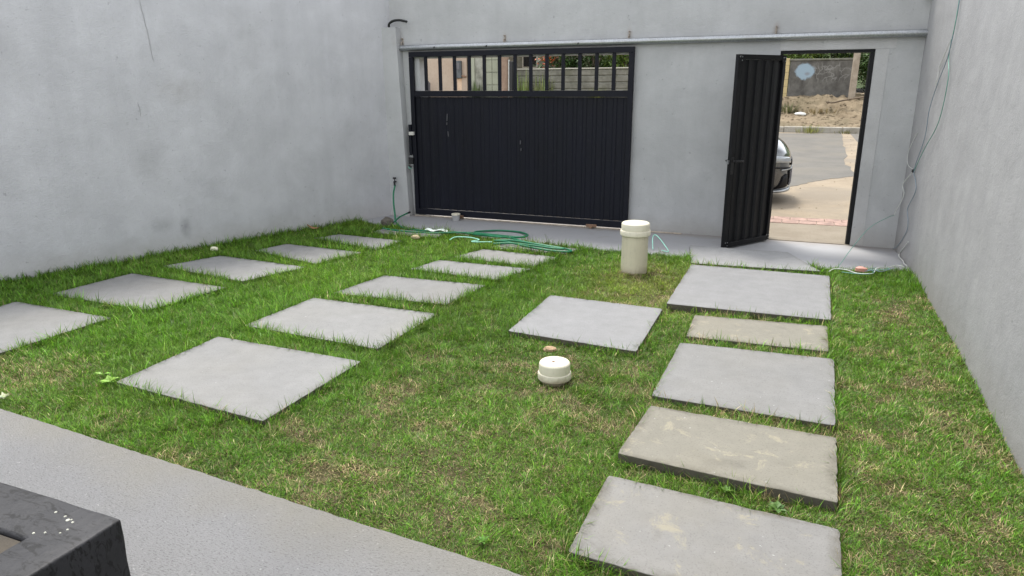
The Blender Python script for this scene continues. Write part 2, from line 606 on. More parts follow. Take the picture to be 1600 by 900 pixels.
M['graffiti_wall'] = graffiti()
M['plank'] = dusty('grey_precast', (.12, .118, .096), (.23, .222, .19), 3.0, c=(.12, .12, .085))
M['coping'] = dusty('pale_coping', (.34, .33, .28), (.45, .43, .37), 3)
M['cream_render'] = dusty('cream_render', (.42, .325, .25), (.50, .415, .33), .8, bump=.1)
M['pale_green'] = dusty('pale_green_paint', (.29, .305, .235), (.36, .376, .29), 1.2, bump=.1)
M['mould'] = dusty('mouldy_render', (.12, .12, .095), (.42, .42, .36), 1.6)
M['yellow_tile'] = simple('pale_yellow_tile', (.48, .38, .19), .6, 0, .1)
M['pole_wood'] = dusty('weathered_pole', (.26, .215, .165), (.40, .34, .27), 4)
M['pole_brown'] = dusty('brown_pole', (.22, .15, .11), (.33, .24, .18), 4)
M['meter'] = simple('grey_meter_box', (.09, .10, .105), .6, 0, .3, 5)
M['dark_grey'] = simple('dark_grey_paint', (.13, .125, .135), .7)
M['bark'] = simple('bark', (.13, .10, .07), .95, 0, .35, 20, .5)
M['terracotta'] = simple('terracotta', (.42, .16, .09), .8)


def carpaint():
    q = NT('grey_car_paint', .22, .75, .5)
    v = q.world()
    q.b.inputs['Coat Weight'].default_value = 1.0
    q.b.inputs['Coat Roughness'].default_value = .04
    return q.color(q.ramp(q.noise(v, 300, 2), .3, .7, (.055, .06, .066), (.085, .09, .098)))


M['car'] = carpaint()
M['car_trim'] = simple('car_dark_trim', (.006, .006, .007), .6, spec=.15)
M['car_silver'] = simple('car_silver_trim', (.30, .31, .32), .3, .7)
M['car_glass'] = simple('car_dark_glass', (.01, .012, .014), .06)
M['headlamp'] = simple('headlamp_lens', (.30, .32, .34), .08, .3)
M['tyre'] = simple('tyre_rubber', (.018, .018, .018), .85)

# ---------------------------------------------------------------- the ground of the plot
XR = 1.15


def mound(x, y):
    return .05 * np.exp(-((x + 1.35) / .55) ** 2 - ((y - 6.55) / .55) ** 2)


def soil_z(x, y):
    return mound(x, y) + .012 * (fbm(x, y, 1.1) - .5) + .008 * (vn(x, y, 7.) - .5)


def grid(name, xs, ys, zf, mat, kind='structure', smooth=True):
    X, Y = np.meshgrid(xs, ys)
    Z = zf(X, Y)
    nx, ny = len(xs), len(ys)
    V = np.stack([X.ravel(), Y.ravel(), Z.ravel()], 1)
    i = np.arange(nx * ny).reshape(ny, nx)
    F = np.stack([i[:-1, :-1].ravel(), i[:-1, 1:].ravel(), i[1:, 1:].ravel(), i[1:, :-1].ravel()], 1)
    me = bpy.data.meshes.new(name)
    me.from_pydata(V.tolist(), [], F.tolist())
    me.polygons.foreach_set('use_smooth', [smooth] * len(F))
    me.materials.append(mat)
    o = bpy.data.objects.new(name, me)
    C.objects.link(o)
    o['kind'] = kind
    return o


grid('lawn_soil', np.linspace(-9.2, 1.30, 240), np.linspace(1.9, 8.2, 150), soil_z, M['soil'])
MB().box(-400, 400, -300, 600, -1.0, -.10).build('ground', M['earth'])['kind'] = 'structure'

apron_front = [(-5.6, 7.95), (-5.06, 7.80), (-4.4, 7.70), (-3.92, 7.62), (-3.18, 7.50), (-2.5, 7.42), (-2.1, 7.37), (-1.2, 7.36), (-.3, 7.34), (.3, 7.36), (.8, 7.46), (1.28, 7.62)]
a = MB()
pts = [(x, y) for x, y in apron_front] + [(1.28, 8.80), (-5.6, 8.80)]
a.prism(pts, -.09, .015)
a.build('gate_apron', M['apron'])['kind'] = 'structure'

# raised terrace at the house
edge = []
base_edge = [(x, 2.264 - .0682 * (x + 4.035)) for x in (-9.3, -6.0, -4.03, -2.8, -1.7, -.74, .2, 1.3)]
for (x0, y0), (x1, y1) in zip(base_edge[:-1], base_edge[1:]):
    n = max(2, int((x1 - x0) / .025))
    for i in range(n):
        t = i / n
        x = x0 + (x1 - x0) * t
        edge.append((x, y0 + (y1 - y0) * t + .008 * (float(fbm(x, 3.3, 5.5)) - .5) + .007 * (float(vn(x, 8.1, 24)) - .5)))
edge.append(base_edge[-1])
a = MB()
nE = len(edge)
V = [(x, y, -.08) for x, y in edge] + [(x, y, .048) for x, y in edge] + [(x, y - .012, .06) for x, y in edge] + [(x, -3.0, .06) for x, y in edge]
F = []
for i in range(nE - 1):
    for k in range(3):
        F.append((k * nE + i + 1, k * nE + i, (k + 1) * nE + i, (k + 1) * nE + i + 1))
a.add(V, F)
a.build('terrace', M['terrace'])['kind'] = 'structure'

# ---------------------------------------------------------------- walls
FY = 8.60    # inner face of the street wall


def wall_holes(mb, xs, zs, holes, y0, y1):
    """wall slab between y0 and y1 on an x/z grid, cells listed in holes left open"""
    nx, nz = len(xs) - 1, len(zs) - 1
    solid = [[(i, k) not in holes for k in range(nz)] for i in range(nx)]
    S = lambda i, k: 0 <= i < nx and 0 <= k < nz and solid[i][k]
    for i in range(nx):
        for k in range(nz):
            if not S(i, k): continue
            xa, xb, za, zb = xs[i], xs[i + 1], zs[k], zs[k + 1]
            mb.add([(xa, y0, za), (xb, y0, za), (xb, y0, zb), (xa, y0, zb)], [(0, 1, 2, 3)])
            mb.add([(xa, y1, za), (xb, y1, za), (xb, y1, zb), (xa, y1, zb)], [(3, 2, 1, 0)])
            if not S(i - 1, k): mb.add([(xa, y0, za), (xa, y1, za), (xa, y1, zb), (xa, y0, zb)], [(3, 2, 1, 0)])
            if not S(i + 1, k): mb.add([(xb, y0, za), (xb, y1, za), (xb, y1, zb), (xb, y0, zb)], [(0, 1, 2, 3)])
            if not S(i, k - 1): mb.add([(xa, y0, za), (xb, y0, za), (xb, y1, za), (xa, y1, za)], [(3, 2, 1, 0)])
            if not S(i, k + 1): mb.add([(xa, y0, zb), (xb, y0, zb), (xb, y1, zb), (xa, y1, zb)], [(0, 1, 2, 3)])


fw = empty('boundary_wall', (-2, FY, 0), 'grey rendered street wall at the back, holding the dark gate and the narrow doorway', 'wall')
a = MB()
wall_holes(a, [-5.9, -4.765, -1.935, -.263, .672, 1.6], [-.12, 2.125, 3.3], {(1, 0), (3, 0)}, FY, FY + .2)
a.build('render', M['front_plaster'], fw)
# the corner pier at the left end
a = MB()
a.add([(-5.45, 8.47, -.1), (-4.945, 8.47, -.1), (-4.945, 8.598, -.1), (-5.45, 8.598, -.1), (-5.45, 8.47, 2.515), (-5.03, 8.47, 2.515), (-5.03, 8.598, 2.515), (-5.45, 8.598, 2.515)],
      [(3, 2, 1, 0), (4, 5, 6, 7), (0, 1, 5, 4), (1, 2, 6, 5), (2, 3, 7, 6), (3, 0, 4, 7)])
a.build('pier', M['front_plaster'], fw)
# patched band of fresher render round the doorway
a = MB()
a.box(-.27, .86, FY - .004, FY + .05, 2.128, 2.25)
a.box(.674, .80, FY - .004, FY + .05, .02, 2.126)
a.build('render_patch', M['patch_plaster'], fw)

# left wall
lw = empty('boundary_wall', (-6.5, 5, 0), 'long blotchy grey rendered wall on the left, rising above the left row of slabs', 'wall')
dx, dy = 1.66, 4.487
L = math.hypot(dx, dy); ux, uy = dx / L, dy / L
p0 = (-6.86 - ux * 6.2, 4.09 - uy * 6.2); p1 = (-5.2 + ux * .21, 8.577 + uy * .21)
a = MB()
ns, nz = 60, 24
V = []; F = []
for i in range(ns + 1):
    for k in range(nz + 1):
        t = i / ns; z = -.12 + 3.62 * k / nz
        x = p0[0] + (p1[0] - p0[0]) * t; y = p0[1] + (p1[1] - p0[1]) * t
        wv = .012 * (float(fbm(t * 9, z, 1.0)) - .5) * 2
        V.append((x + uy * wv, y - ux * wv, z))
for i in range(ns):
    for k in range(nz):
        F.append((i * (nz + 1) + k, i * (nz + 1) + k + 1, (i + 1) * (nz + 1) + k + 1, (i + 1) * (nz + 1) + k))
F = [f[::-1] for f in F]
a.add(V, F, True)
o_ = (-uy * .18, ux * .18)
a.prism([(p0[0] + o_[0] * .15, p0[1] + o_[1] * .15), (p1[0] + o_[0] * .15, p1[1] + o_[1] * .15), (p1[0] + o_[0], p1[1] + o_[1]), (p0[0] + o_[0], p0[1] + o_[1])], -.12, 3.5)
a.build('render', M['left_plaster'], lw)
nrm = Vector((uy, -ux, 0))
ck = simple('crack_grey', (.34, .34, .345), .95)  # plain grey for the thin crack lines
for pts in ([(-6.289, 5.633, 2.627), (-6.286, 5.642, 2.53), (-6.284, 5.647, 2.477), (-6.281, 5.656, 2.40), (-6.278, 5.663, 2.338), (-6.276, 5.67, 2.23), (-6.274, 5.675, 2.127), (-6.271, 5.682, 2.03)],
            [(-6.347, 5.477, 1.634), (-6.343, 5.488, 1.57), (-6.344, 5.486, 1.486)]):
    q = [(Vector(p) + nrm * .004 + Vector((random.uniform(-.006, .006), 0, 0))) for p in pts]
    MB().tube(q, [.0012] + [.0028] * (len(q) - 2) + [.001], 5).build('crack', ck, lw)

# right wall, not quite straight
rw = empty('boundary_wall', (1.2, 5, 0), 'streaky grey rendered wall on the right with loose wires hanging down it', 'wall')
prof = spline([(1.115, 8.80, 0), (1.13, 8.3, 0), (1.17, 7.4, 0), (1.185, 5.9, 0), (1.168, 4.4, 0), (1.145, 3.0, 0), (1.14, 1.0, 0), (1.14, -1.5, 0)], 5)
a = MB()
V = []; F = []
nz = 24
for p in prof:
    for k in range(nz + 1):
        z = -.12 + 3.62 * k / nz
        V.append((p.x + .016 * (float(fbm(p.y, z, .9, 40)) - .5), p.y, z))
for i in range(len(prof) - 1):
    for k in range(nz):
        F.append((i * (nz + 1) + k, (i + 1) * (nz + 1) + k, (i + 1) * (nz + 1) + k + 1, i * (nz + 1) + k + 1))
F = [f[::-1] for f in F]
a.add(V, F, True)
a.box(1.21, 1.36, -1.5, 8.598, -.12, 3.5)
a.build('render', M['right_plaster'], rw)


def rwx(y):
    best = min(prof, key=lambda p: abs(p.y - y))
    return best.x


# ---------------------------------------------------------------- rail over the gate
r = empty('overhead_rail', (-2, FY, 2.25), 'galvanised steel rail running along the street wall above the gate and doorway', 'rail')
a = MB()
prof_c = []
P0 = Vector((-5.03, FY - .05, 2.258)); P1 = Vector((1.125, FY - .05, 2.268))
a.tube([P0, P1], .036, 16)
a.build('tube', M['galv'], r)
for x in (-5.0, -3.53, -1.95, -.33):
    b = MB()
    b.box(x - .009, x + .009, FY - .008, FY + .03, 2.29, 2.385, .003)
    b.tube([(x, FY - .012, 2.375), (x, FY - .04, 2.375)], .009, 6)
    b.tube([(x, FY - .012, 2.325), (x, FY - .055, 2.325)], .007, 6)
    b.tube([(x, FY - .05, 2.335), (x, FY - .05, 2.288)], .008, 6)
    b.build('bracket', M['bracket'], r)
for x in (-4.49, -3.75, -2.55):
    MB().tube([(x, FY - .088, 2.262), (x, FY - .10, 2.245)], .008, 6).build('screw', M['black_plastic'], r)

# ---------------------------------------------------------------- gate
g = empty('sliding_gate', (-3.37, 8.55, .02), 'wide dark navy sheet steel gate with a row of open bars along its top', 'gate')
gx0, gx1, gy0, gy1 = -4.885, -1.87, 8.525, 8.575
GP = M['gate_paint']
MB().box(gx0, gx1, gy0, gy1, 2.14, 2.205, .003).build('top_rail', GP, g)
MB().box(gx0 + .06, gx1 - .06, gy0 + .002, gy1 - .002, 1.635, 1.71, .003).build('middle_rail', GP, g)
MB().box(gx0 + .06, gx1 - .06, gy0 - .004, gy1 - .002, .045, .125, .003).build('bottom_rail', GP, g)
MB().box(gx0, gx0 + .058, gy0, gy1, .045, 2.138, .003).build('stile', GP, g)
MB().box(gx1 - .062, gx1, gy0, gy1, .045, 2.138, .003).build('stile', GP, g)
nb = 13
bar = None
for i in range(nb):
    x = gx0 + .03 + (gx1 - gx0 - .06) * (i + 1.0) / (nb + 1)
    if bar is None:
        bar = MB().box(-.022, .022, -.012, .012, 0, .426, .003).build('bar', GP, g, local=True)
        o = bar
    else:
        o = dup(bar); o.parent = g
    o.location = (x - g.location.x, 0, 1.712 - g.location.z)


def corrug(x0, x1, y, z0, z1, pitch, depth, flat=.52, th=.0):
    """trapezoid-profiled sheet facing -Y, a thin closed sheet"""
    pr = []
    x = x0
    while x < x1 - 1e-6:
        for fx, d in ((0, 0), (flat, 0), (flat + .1, depth), (.9, depth)):
            xx = x + fx * pitch
            if xx < x1: pr.append((xx, d))
        x += pitch
    pr.append((x1, 0))
    n = len(pr)
    V = []
    for t in (0, .003):
        for z in (z0, z1):
            V += [(px, y - d + t, z) for px, d in pr]
    F = []
    for i in range(n - 1):
        F.append((i, i + 1, n + i + 1, n + i))
        F.append((2 * n + i + 1, 2 * n + i, 3 * n + i, 3 * n + i + 1))
        F.append((n + i, n + i + 1, 3 * n + i + 1, 3 * n + i))
        F.append((i + 1, i, 2 * n + i, 2 * n + i + 1))
    return V, F


a = MB()
V, F = corrug(gx0 + .06, gx1 - .064, 8.562, .128, 1.632, .126, .007)
a.add(V, F)
a.build('corrugated_sheet', GP, g)
for (x, z, h, t) in ((-4.355, 1.37, .09, .006), (-4.34, 1.155, .065, -.006), (-4.36, 1.29, .03, .004), (-3.31, 1.07, .05, .003), (-3.30, .98, .03, 0)):
    MB().add([(x - .005, 8.541, z - h / 2), (x + .004, 8.541, z - h / 2), (x + .004 + t, 8.541, z + h / 2), (x - .003 + t, 8.541, z + h / 2),
              (x - .005, 8.566, z - h / 2), (x + .004, 8.566, z - h / 2), (x + .004 + t, 8.566, z + h / 2), (x - .003 + t, 8.566, z + h / 2)],
             [(0, 1, 2, 3), (1, 5, 6, 2), (4, 0, 3, 7), (3, 2, 6, 7), (4, 5, 1, 0)]).build('scratch', M['scratch'], g)
# latch side hardware on the pier
a = MB().box(-4.925, -4.886, 8.50, 8.57, .86, 1.27, .004)
a.build('catch_plate', GP, g)
MB().box(-4.915, -4.84, 8.485, 8.524, 1.13, 1.175, .004).build('latch', simple('pale_latch', (.5, .49, .45), .6), g)
a = MB()
a.box(-4.935, -4.87, 8.49, 8.523, .74, .83, .006); a.tube([(-4.93, 8.48, .72), (-4.89, 8.48, .70)], .014, 8)
a.build('lower_catch', M['black_plastic'], g)
MB().tube(spline([(-4.93, 8.475, .71), (-4.91, 8.46, .685), (-4.88, 8.465, .69)], 3), .008, 6).build('cord', M['green_wire'], g)
for x in (-4.2, -2.33):
    a = MB()
    a.box(x - .07, x + .07, 8.505, 8.522, .035, .07, .004)
    a.tube([(x, 8.49, .045), (x, 8.52, .045)], .026, 12)
    a.build('roller', M['rust'], g)
a = MB().box(-4.9, -1.2, 8.535, 8.575, .016, .028, .002)
tag(a.build('floor_track', simple('pale_track', (.44, .38, .31), .8, 0, .3, 18)), 'thin pale rusty track in the floor under the wide dark gate', 'track')

# ---------------------------------------------------------------- pedestrian door, open inwards
DP = M['door_paint']
df = empty('door_frame', (.2, FY + .06, 0), 'slim black steel frame lining the narrow doorway on the right', 'door frame')
MB().box(-.262, .671, FY + .02, FY + .06, 2.09, 2.124, .002).build('head', DP, df)
MB().box(.632, .671, FY + .02, FY + .06, .0, 2.088, .002).build('jamb', DP, df)
MB().box(-.262, -.232, FY + .02, FY + .06, .0, 2.088, .002).build('jamb', DP, df)
MB().box(.622, .630, FY + .03, FY + .05, .02, 2.086, .001).build('stop_strip', M['black_plastic'], df)
MB().box(-.262, .671, FY - .0, FY + .2, -.08, .022, .002).build('sill', M['pavement'], df)

hx, hy = -.212, 8.56
fx, fy = -.655, 7.885
dl = math.hypot(fx - hx, fy - hy)
ang = math.atan2(fy - hy, fx - hx)
d = empty('pedestrian_door', (hx, hy, .03), 'open ribbed black steel door leaf swung inwards with a lever handle', 'door', rz=ang)
# local x runs from the hinge to the free edge; the face seen from the camera is local +Y
DH = 2.045
def lpart(name, mb, mat): return mb.build(name, mat, d, local=True)
lpart('stile', MB().box(0, .045, -.02, .02, 0, DH, .002), DP)
lpart('stile', MB().box(dl - .06, dl, -.02, .02, 0, DH, .002), DP)
lpart('top_rail', MB().box(.046, dl - .061, -.02, .02, DH - .05, DH, .002), DP)
lpart('bottom_rail', MB().box(.046, dl - .061, -.02, .03, 0, .055, .002), DP)
a = MB()
V, F = corrug(.047, dl - .062, 0.0, .056, DH - .051, (dl - .109) / 5.0, .022, .5)
V = [(x, -y - .004, z) for x, y, z in V]
a.add(V, [f[::-1] for f in F])
lpart('corrugated_sheet', a, DP)
a = MB()
for x in (.012, dl - .048):
    pass
for (x0_, z0_) in ((.004, DH - .075), (dl - .066, DH - .075), (.004, .01), (dl - .066, .01)):
    p = MB().box(x0_, x0_ + .062, .0205, .0235, z0_, z0_ + .065)
    o = lpart('corner_plate', p, DP)
    for ox, oz in ((.014, .05), (.048, .05), (.014, .015)):
        s_ = MB().tube([(x0_ + ox, .0235, z0_ + oz), (x0_ + ox, .0275, z0_ + oz)], .007, 6)
        s_.build('bolt', M['galv'], o, local=True)
a = MB()
zh = .955
a.tube([(dl - .03, .02, zh), (dl - .03, .06, zh)], .011, 8)
a.tube([(dl - .03, .06, zh), (dl - .06, .066, zh), (dl - .16, .066, zh - .004)], [.011, .011, .009], 8)
a.tube([(dl - .03, -.02, zh), (dl - .03, -.06, zh)], .011, 8)
a.tube([(dl - .03, -.06, zh), (dl - .06, -.066, zh), (dl - .16, -.066, zh - .004)], [.011, .011, .009], 8)
lpart('handle', a, M['black_plastic'])
lpart('lock_plate', MB().box(dl - .055, dl - .006, .0205, .0255, zh - .14, zh + .04, .001), M['black_plastic'])
lpart('lock_bolt', MB().box(dl + .001, dl + .03, -.008, .008, zh - .03, zh + .01, .002), M['galv'])
for z in (.25, 1.05, 1.8):
    lpart('hinge', MB().tube([(-.012, 0, z), (-.012, 0, z + .10)], .011, 8), DP)

# ---------------------------------------------------------------- paving slabs
SL = dict(
    L0=[(-4.73, 7.45), (-3.86, 7.52), (-3.87, 7.2), (-4.78, 7.18)],
    L1=[(-5.06, 6.96), (-4.14, 6.91), (-4.19, 6.41), (-5.22, 6.67)],
    L2=[(-5.32, 6.3), (-4.26, 6.25), (-4.43, 5.65), (-5.43, 5.90)],
    L3=[(-5.61, 5.59), (-4.42, 5.51), (-4.66, 4.86), (-5.83, 5.02)],
    L4=[(-5.88, 4.71), (-4.65, 4.65), (-4.75, 3.90), (-5.95, 3.94)],
    L5=[(-6.01, 3.68), (-4.87, 3.66), (-4.92, 2.83), (-6.02, 2.83)],
    M0=[(-2.95, 7.25), (-2.06, 7.23), (-2.19, 6.95), (-3.09, 6.90)],
    M1=[(-3.09, 6.85), (-2.18, 6.78), (-2.32, 6.33), (-3.25, 6.41)],
    M2=[(-3.32, 6.24), (-2.3, 6.23), (-2.47, 5.74), (-3.42, 5.81)],
    M3=[(-3.53, 5.51), (-2.48, 5.55), (-2.56, 4.90), (-3.64, 4.84)],
    M4=[(-3.71, 4.67), (-2.51, 4.66), (-2.54, 3.83), (-3.76, 3.89)],
    M5=[(-3.76, 3.63), (-2.52, 3.60), (-2.54, 2.68), (-3.75, 2.77)],
    R0=[(-1.0, 7.83), (0.03, 7.85), (0.34, 7.12), (-0.87, 7.01)],
    R1=[(-0.86, 6.96), (0.41, 6.97), (0.38, 5.6), (-0.87, 5.57)],
    R2=[(-0.61, 5.35), (0.35, 5.44), (0.34, 4.88), (-0.6, 4.84)],
    R3=[(-0.62, 4.7), (0.37, 4.75), (0.34, 3.74), (-0.64, 3.76)],
    R4=[(-0.62, 3.63), (0.34, 3.6), (0.32, 2.97), (-0.67, 3.04)],
    R5=[(-0.66, 2.83), (0.32, 2.77), (0.31, 2.18), (-0.67, 2.23)],
    C=[(-1.84, 5.46), (-0.87, 5.42), (-0.87, 4.42), (-1.84, 4.49)])
SZ = dict(R1=.058, R0=.05, R4=.055, R5=.045, C=.044, M5=.042)
SM = dict(R2='slab_old', R4='slab_old', R5='slab_half', R0='slab_pale', R1='slab_clean', C='slab_clean')
SLAB = {
    'L0': 'thin grey slab at the far end of the left row, crossed by the green hose',
    'L1': 'farthest full slab of the left row, nearest the tap corner',
    'L2': 'grey slab in the left row, second from the tap end in full view',
    'L3': 'grey slab at the middle of the left row beside the wall stain',
    'L4': 'broad grey slab in the left row, just beyond the one cut by the frame',
    'L5': 'grey slab cut off by the left edge of the photo',
    'M0': 'grey slab at the far end of the middle row, under the coiled green hose',
    'M1': 'small looking grey slab just in front of the coiled green hose',
    'M2': 'grey slab in the middle row, second in front of the hose coil',
    'M3': 'grey slab in the middle of the middle row, third in front of the hose',
    'M4': 'grey slab in the middle row, directly behind the one by the bright seedling',
    'M5': 'large grey slab at the near end of the middle row with the bright seedling at its corner',
    'R0': 'pale grey slab with a slanting end lying against the apron before the doorway',
    'R1': 'biggest smooth grey slab of the right path, just before the doorway slab',
    'R2': 'narrow stained brownish slab between two smooth grey ones on the right path',
    'R3': 'smooth grey slab in the middle of the right path, between two stained ones',
    'R4': 'weathered greenish brown slab with a dark thick front edge on the right path',
    'R5': 'nearest slab of the right path, pale blotched and cut by the bottom of the photo',
    'C': 'single square grey slab standing apart behind the short capped pipe'}
SLP = {}


def make_slab(key, quad):
    zt = SZ.get(key, .034)
    k = (1.8 - zt) / 1.75
    Q = [Vector((x * k, y * k, 0)) for x, y in quad]
    cen = sum(Q, Vector()) / 4
    SLP[key] = [(q.x, q.y) for q in Q]
    ring = []
    rs = random.Random(hash_key(key))
    for i in range(4):
        A_, B_ = Q[i], Q[(i + 1) % 4]
        n = 26
        for j in range(n):
            t = j / n
            p = A_.lerp(B_, t)
            jit = rs.gauss(0, .0009)
            if rs.random() < .12: jit -= rs.uniform(.001, .007)
            if j == 0: jit = -.003 - rs.uniform(0, .006)
            p = p + (p - cen).normalized() * jit
            ring.append(p)
    n = len(ring)
    V = []
    for z, ins in ((-.03, 0), (zt - .003, 0), (zt - .0008, .0015), (zt, .004), (zt + .0004, .06)):
        for p in ring:
            q = p - (p - cen).normalized() * ins
            V.append((q.x, q.y, z))
    F = [tuple(range(n - 1, -1, -1)), tuple(range(4 * n, 5 * n))]
    for lv in range(4):
        for i in range(n):
            F.append((lv * n + i, lv * n + (i + 1) % n, (lv + 1) * n + (i + 1) % n, (lv + 1) * n + i))
    F = [f[::-1] for f in F]
    a = MB()
    a.v = V; a.f = F; a.sm = [False] * len(F)
    a.v = [(x - cen.x, y - cen.y, z) for x, y, z in V]
    o = a.build('paving_slab', M[SM.get(key, 'slab')])
    bm = bmesh.new(); bm.from_mesh(o.data); bmesh.ops.recalc_face_normals(bm, faces=bm.faces); bm.to_mesh(o.data); bm.free()
    at_ = o.data.attributes.new('dirt', 'FLOAT', 'POINT')
    at_.data.foreach_set('value', [1.0] * (4 * n) + [0.0] * n)
    o.location = (cen.x, cen.y, 0)
    grp = {'L': 'slabs of the left row', 'M': 'slabs of the middle row', 'R': 'slabs of the right path'}.get(key[0])
    tag(o, SLAB[key], 'paving slab', grp)


def hash_key(k):
    return sum(ord(c) * (i * 31 + 7) for i, c in enumerate(k))


for k_, q_ in SL.items():
    make_slab(k_, q_)

# ---------------------------------------------------------------- grass
def inside(px, py, poly, grow=0.0):
    cx = sum(p[0] for p in poly) / len(poly); cy = sum(p[1] for p in poly) / len(poly)
    s = np.zeros(len(px), bool); s[:] = True
    n = len(poly)
    area = sum(poly[i][0] * poly[(i + 1) % n][1] - poly[(i + 1) % n][0] * poly[i][1] for i in range(n))
    sg = 1 if area > 0 else -1
    dmin = np.full(len(px), 1e9)
    for i in range(n):
        ax, ay = poly[i]; bx, by = poly[(i + 1) % n]
        ln = math.hypot(bx - ax, by - ay)
        dd = sg * ((bx - ax) * (py - ay) - (by - ay) * (px - ax)) / ln
        dmin = np.minimum(dmin, dd)
    return dmin            # >0 inside, value = depth


def sg(x):
    return 1 / (1 + np.exp(-x))


def left_wall_dist(x, y):
    return (x + 6.86) * uy - (y - 4.09) * ux


af = np.array(apron_front)
te = np.array(base_edge)
right_x = np.array([(p.y, p.x) for p in prof][::-1])


def lush_f(x, y):
    lu = .52 + .45 * sg((-x - 2.15) / .25) * sg((y - 2.75) / .3)
    lu += .4 * sg((y - 6.7) / .2) * sg((x - .2) / .2) + .35 * sg((y - 6.95) / .15)
    lu += .12 * sg((y - 5.0) / .4) * sg((-x - 1.6) / .3)
    lu -= .35 * np.exp(-((x + 1.4) / 1.0) ** 2 - ((y - 2.9) / 1.2) ** 2)
    lu -= .3 * np.exp(-((x + 1.15) / .45) ** 2 - ((y - 6.1) / .7) ** 2)
    lu -= .25 * np.exp(-((x - .95) / .22) ** 2 - ((y - 6.0) / .9) ** 2)
    lu -= .2 * np.exp(-((x - .9) / .3) ** 2 - ((y - 3.2) / .6) ** 2)
    lu -= .16 * sg((x - .4) / .06) * sg((6.2 - y) / .4)
    lu -= .12 * np.exp(-((x + .1) / .8) ** 2 - ((y - 2.9) / .12) ** 2)
    lu += .8 * (fbm(x, y, 1.6, 3) - .5)
    return np.clip(lu, .03, 1)


N = 2_150_000
px = rng.uniform(-7.4, 1.24, N)
py = rng.uniform(1.95, 8.0, N)
dist = np.hypot(px, py)
keep = py < np.interp(px, af[:, 0], af[:, 1]) + rng.normal(.012, .018, N)
keep &= py > np.interp(px, te[:, 0], te[:, 1]) + rng.normal(.004, .008, N)
lwd = left_wall_dist(px, py)
keep &= lwd > .006
rwd = np.interp(py, right_x[:, 0], right_x[:, 1]) - px
keep &= rwd > .004
# only what the lens or a step aside could show
keep &= (px > -1.32 * py - 1.6)
sd_ = np.full(N, -9.0)
for k_, poly in SLP.items():
    sd_ = np.maximum(sd_, inside(px, py, poly))
keep &= sd_ < 0
keep &= (np.hypot(px + 1.343, py - 6.5) > .13) & (np.hypot(px + 1.268, py - 3.86) > .088)
lush = lush_f(px, py)
bare = .55 * fbm(px, py, 3.1, 21) + .45 * fbm(px, py, 7.5, 33)
dens = np.clip(1.2 - .085 * dist, .4, 1.0)
dens *= np.clip(.30 + .8 * lush + .5 * (1 - np.clip((bare - .55) * 6, 0, 1)), .2, 1.0)
dens = np.clip(dens, .0, 1)
thin = np.clip((bare - .57) * 7, 0, 1) * np.clip(1.1 - lush, 0, 1)
dens *= 1 - .6 * thin
keep &= rng.random(N) < dens
idx = np.nonzero(keep)[0]
px, py, dist, lush, lwd, rwd, sd_, bare = (q[idx] for q in (px, py, dist, lush, lwd, rwd, sd_, bare))
# long untrimmed blades along the slab edges and the foot of the left wall
ex, ey = [], []
for k_, poly in SLP.items():
    for i in range(4):
        (ax, ay), (bx, by) = poly[i], poly[(i + 1) % 4]
        ln_ = math.hypot(bx - ax, by - ay)
        m_ = int(ln_ * 420)
        t_ = rng.random(m_)
        off = np.abs(rng.normal(0, .016, m_)) + .004
        nx_, ny_ = (by - ay) / ln_, -(bx - ax) / ln_
        cx_ = sum(p[0] for p in poly) / 4; cy_ = sum(p[1] for p in poly) / 4
        if (cx_ - ax) * nx_ + (cy_ - ay) * ny_ > 0: nx_, ny_ = -nx_, -ny_
        ex.append(ax + (bx - ax) * t_ + nx_ * off); ey.append(ay + (by - ay) * t_ + ny_ * off)
m_ = 2600
t_ = rng.random(m_) * 6.5 - .6
off = np.abs(rng.normal(0, .05, m_)) + .008
ex.append(-6.86 + ux * t_ + uy * off); ey.append(4.09 + uy * t_ - ux * off)
ex = np.concatenate(ex); ey = np.concatenate(ey)
el = lush_f(ex, ey)
k2 = rng.random(len(ex)) < np.clip((.15 + el) * 1.1 * (.2 + 1.2 * vn(ex, ey, 5., 12)), 0, 1)
k2 &= (ey < np.interp(ex, af[:, 0], af[:, 1])) & (ey > np.interp(ex, te[:, 0], te[:, 1]) + .01)
s2 = np.full(len(ex), -9.0)
for k_, poly in SLP.items():
    s2 = np.maximum(s2, inside(ex, ey, poly))
k2 &= s2 < 0
ex, ey, el, s2 = ex[k2], ey[k2], el[k2], s2[k2]
nx0 = len(px)
px = np.concatenate([px, ex]); py = np.concatenate([py, ey])
dist = np.hypot(px, py)
lush = np.concatenate([lush, el]); sd_ = np.concatenate([sd_, s2])
lwd = left_wall_dist(px, py)
rwd = np.interp(py, right_x[:, 0], right_x[:, 1]) - px
bare = .55 * fbm(px, py, 3.1, 21) + .45 * fbm(px, py, 7.5, 33)
extra = np.arange(len(px)) >= nx0
n = len(px)
edge_s = np.exp(sd_ / .035)          # near a slab edge
edge_w = np.exp(-lwd / .10) + .6 * np.exp(-np.clip(rwd, 0, 9) / .05) * (.3 + vn(px, py, 3.))
far_f = np.clip((dist - 2.2) / 6, 0, 1)
u = rng.random(n)
ht = .016 + .025 * lush + .007 * u
tuft0 = vn(px, py, 13., 77) * .6 + vn(px, py, 29., 15) * .4
ht *= (.55 + .7 * rng.random(n)) * (.45 + 1.1 * tuft0)
tall = rng.random(n) < (.012 + .05 * lush + .55 * edge_s * (.12 + lush) + .15 * edge_w)
ht = np.where(tall, ht * rng.uniform(1.2, 2.1, n), ht)
ht *= 1 + .45 * np.clip(edge_w, 0, 1)
ht = np.where(extra, (.042 + .075 * rng.random(n) ** 1.6) * (.65 + .5 * lush), ht)
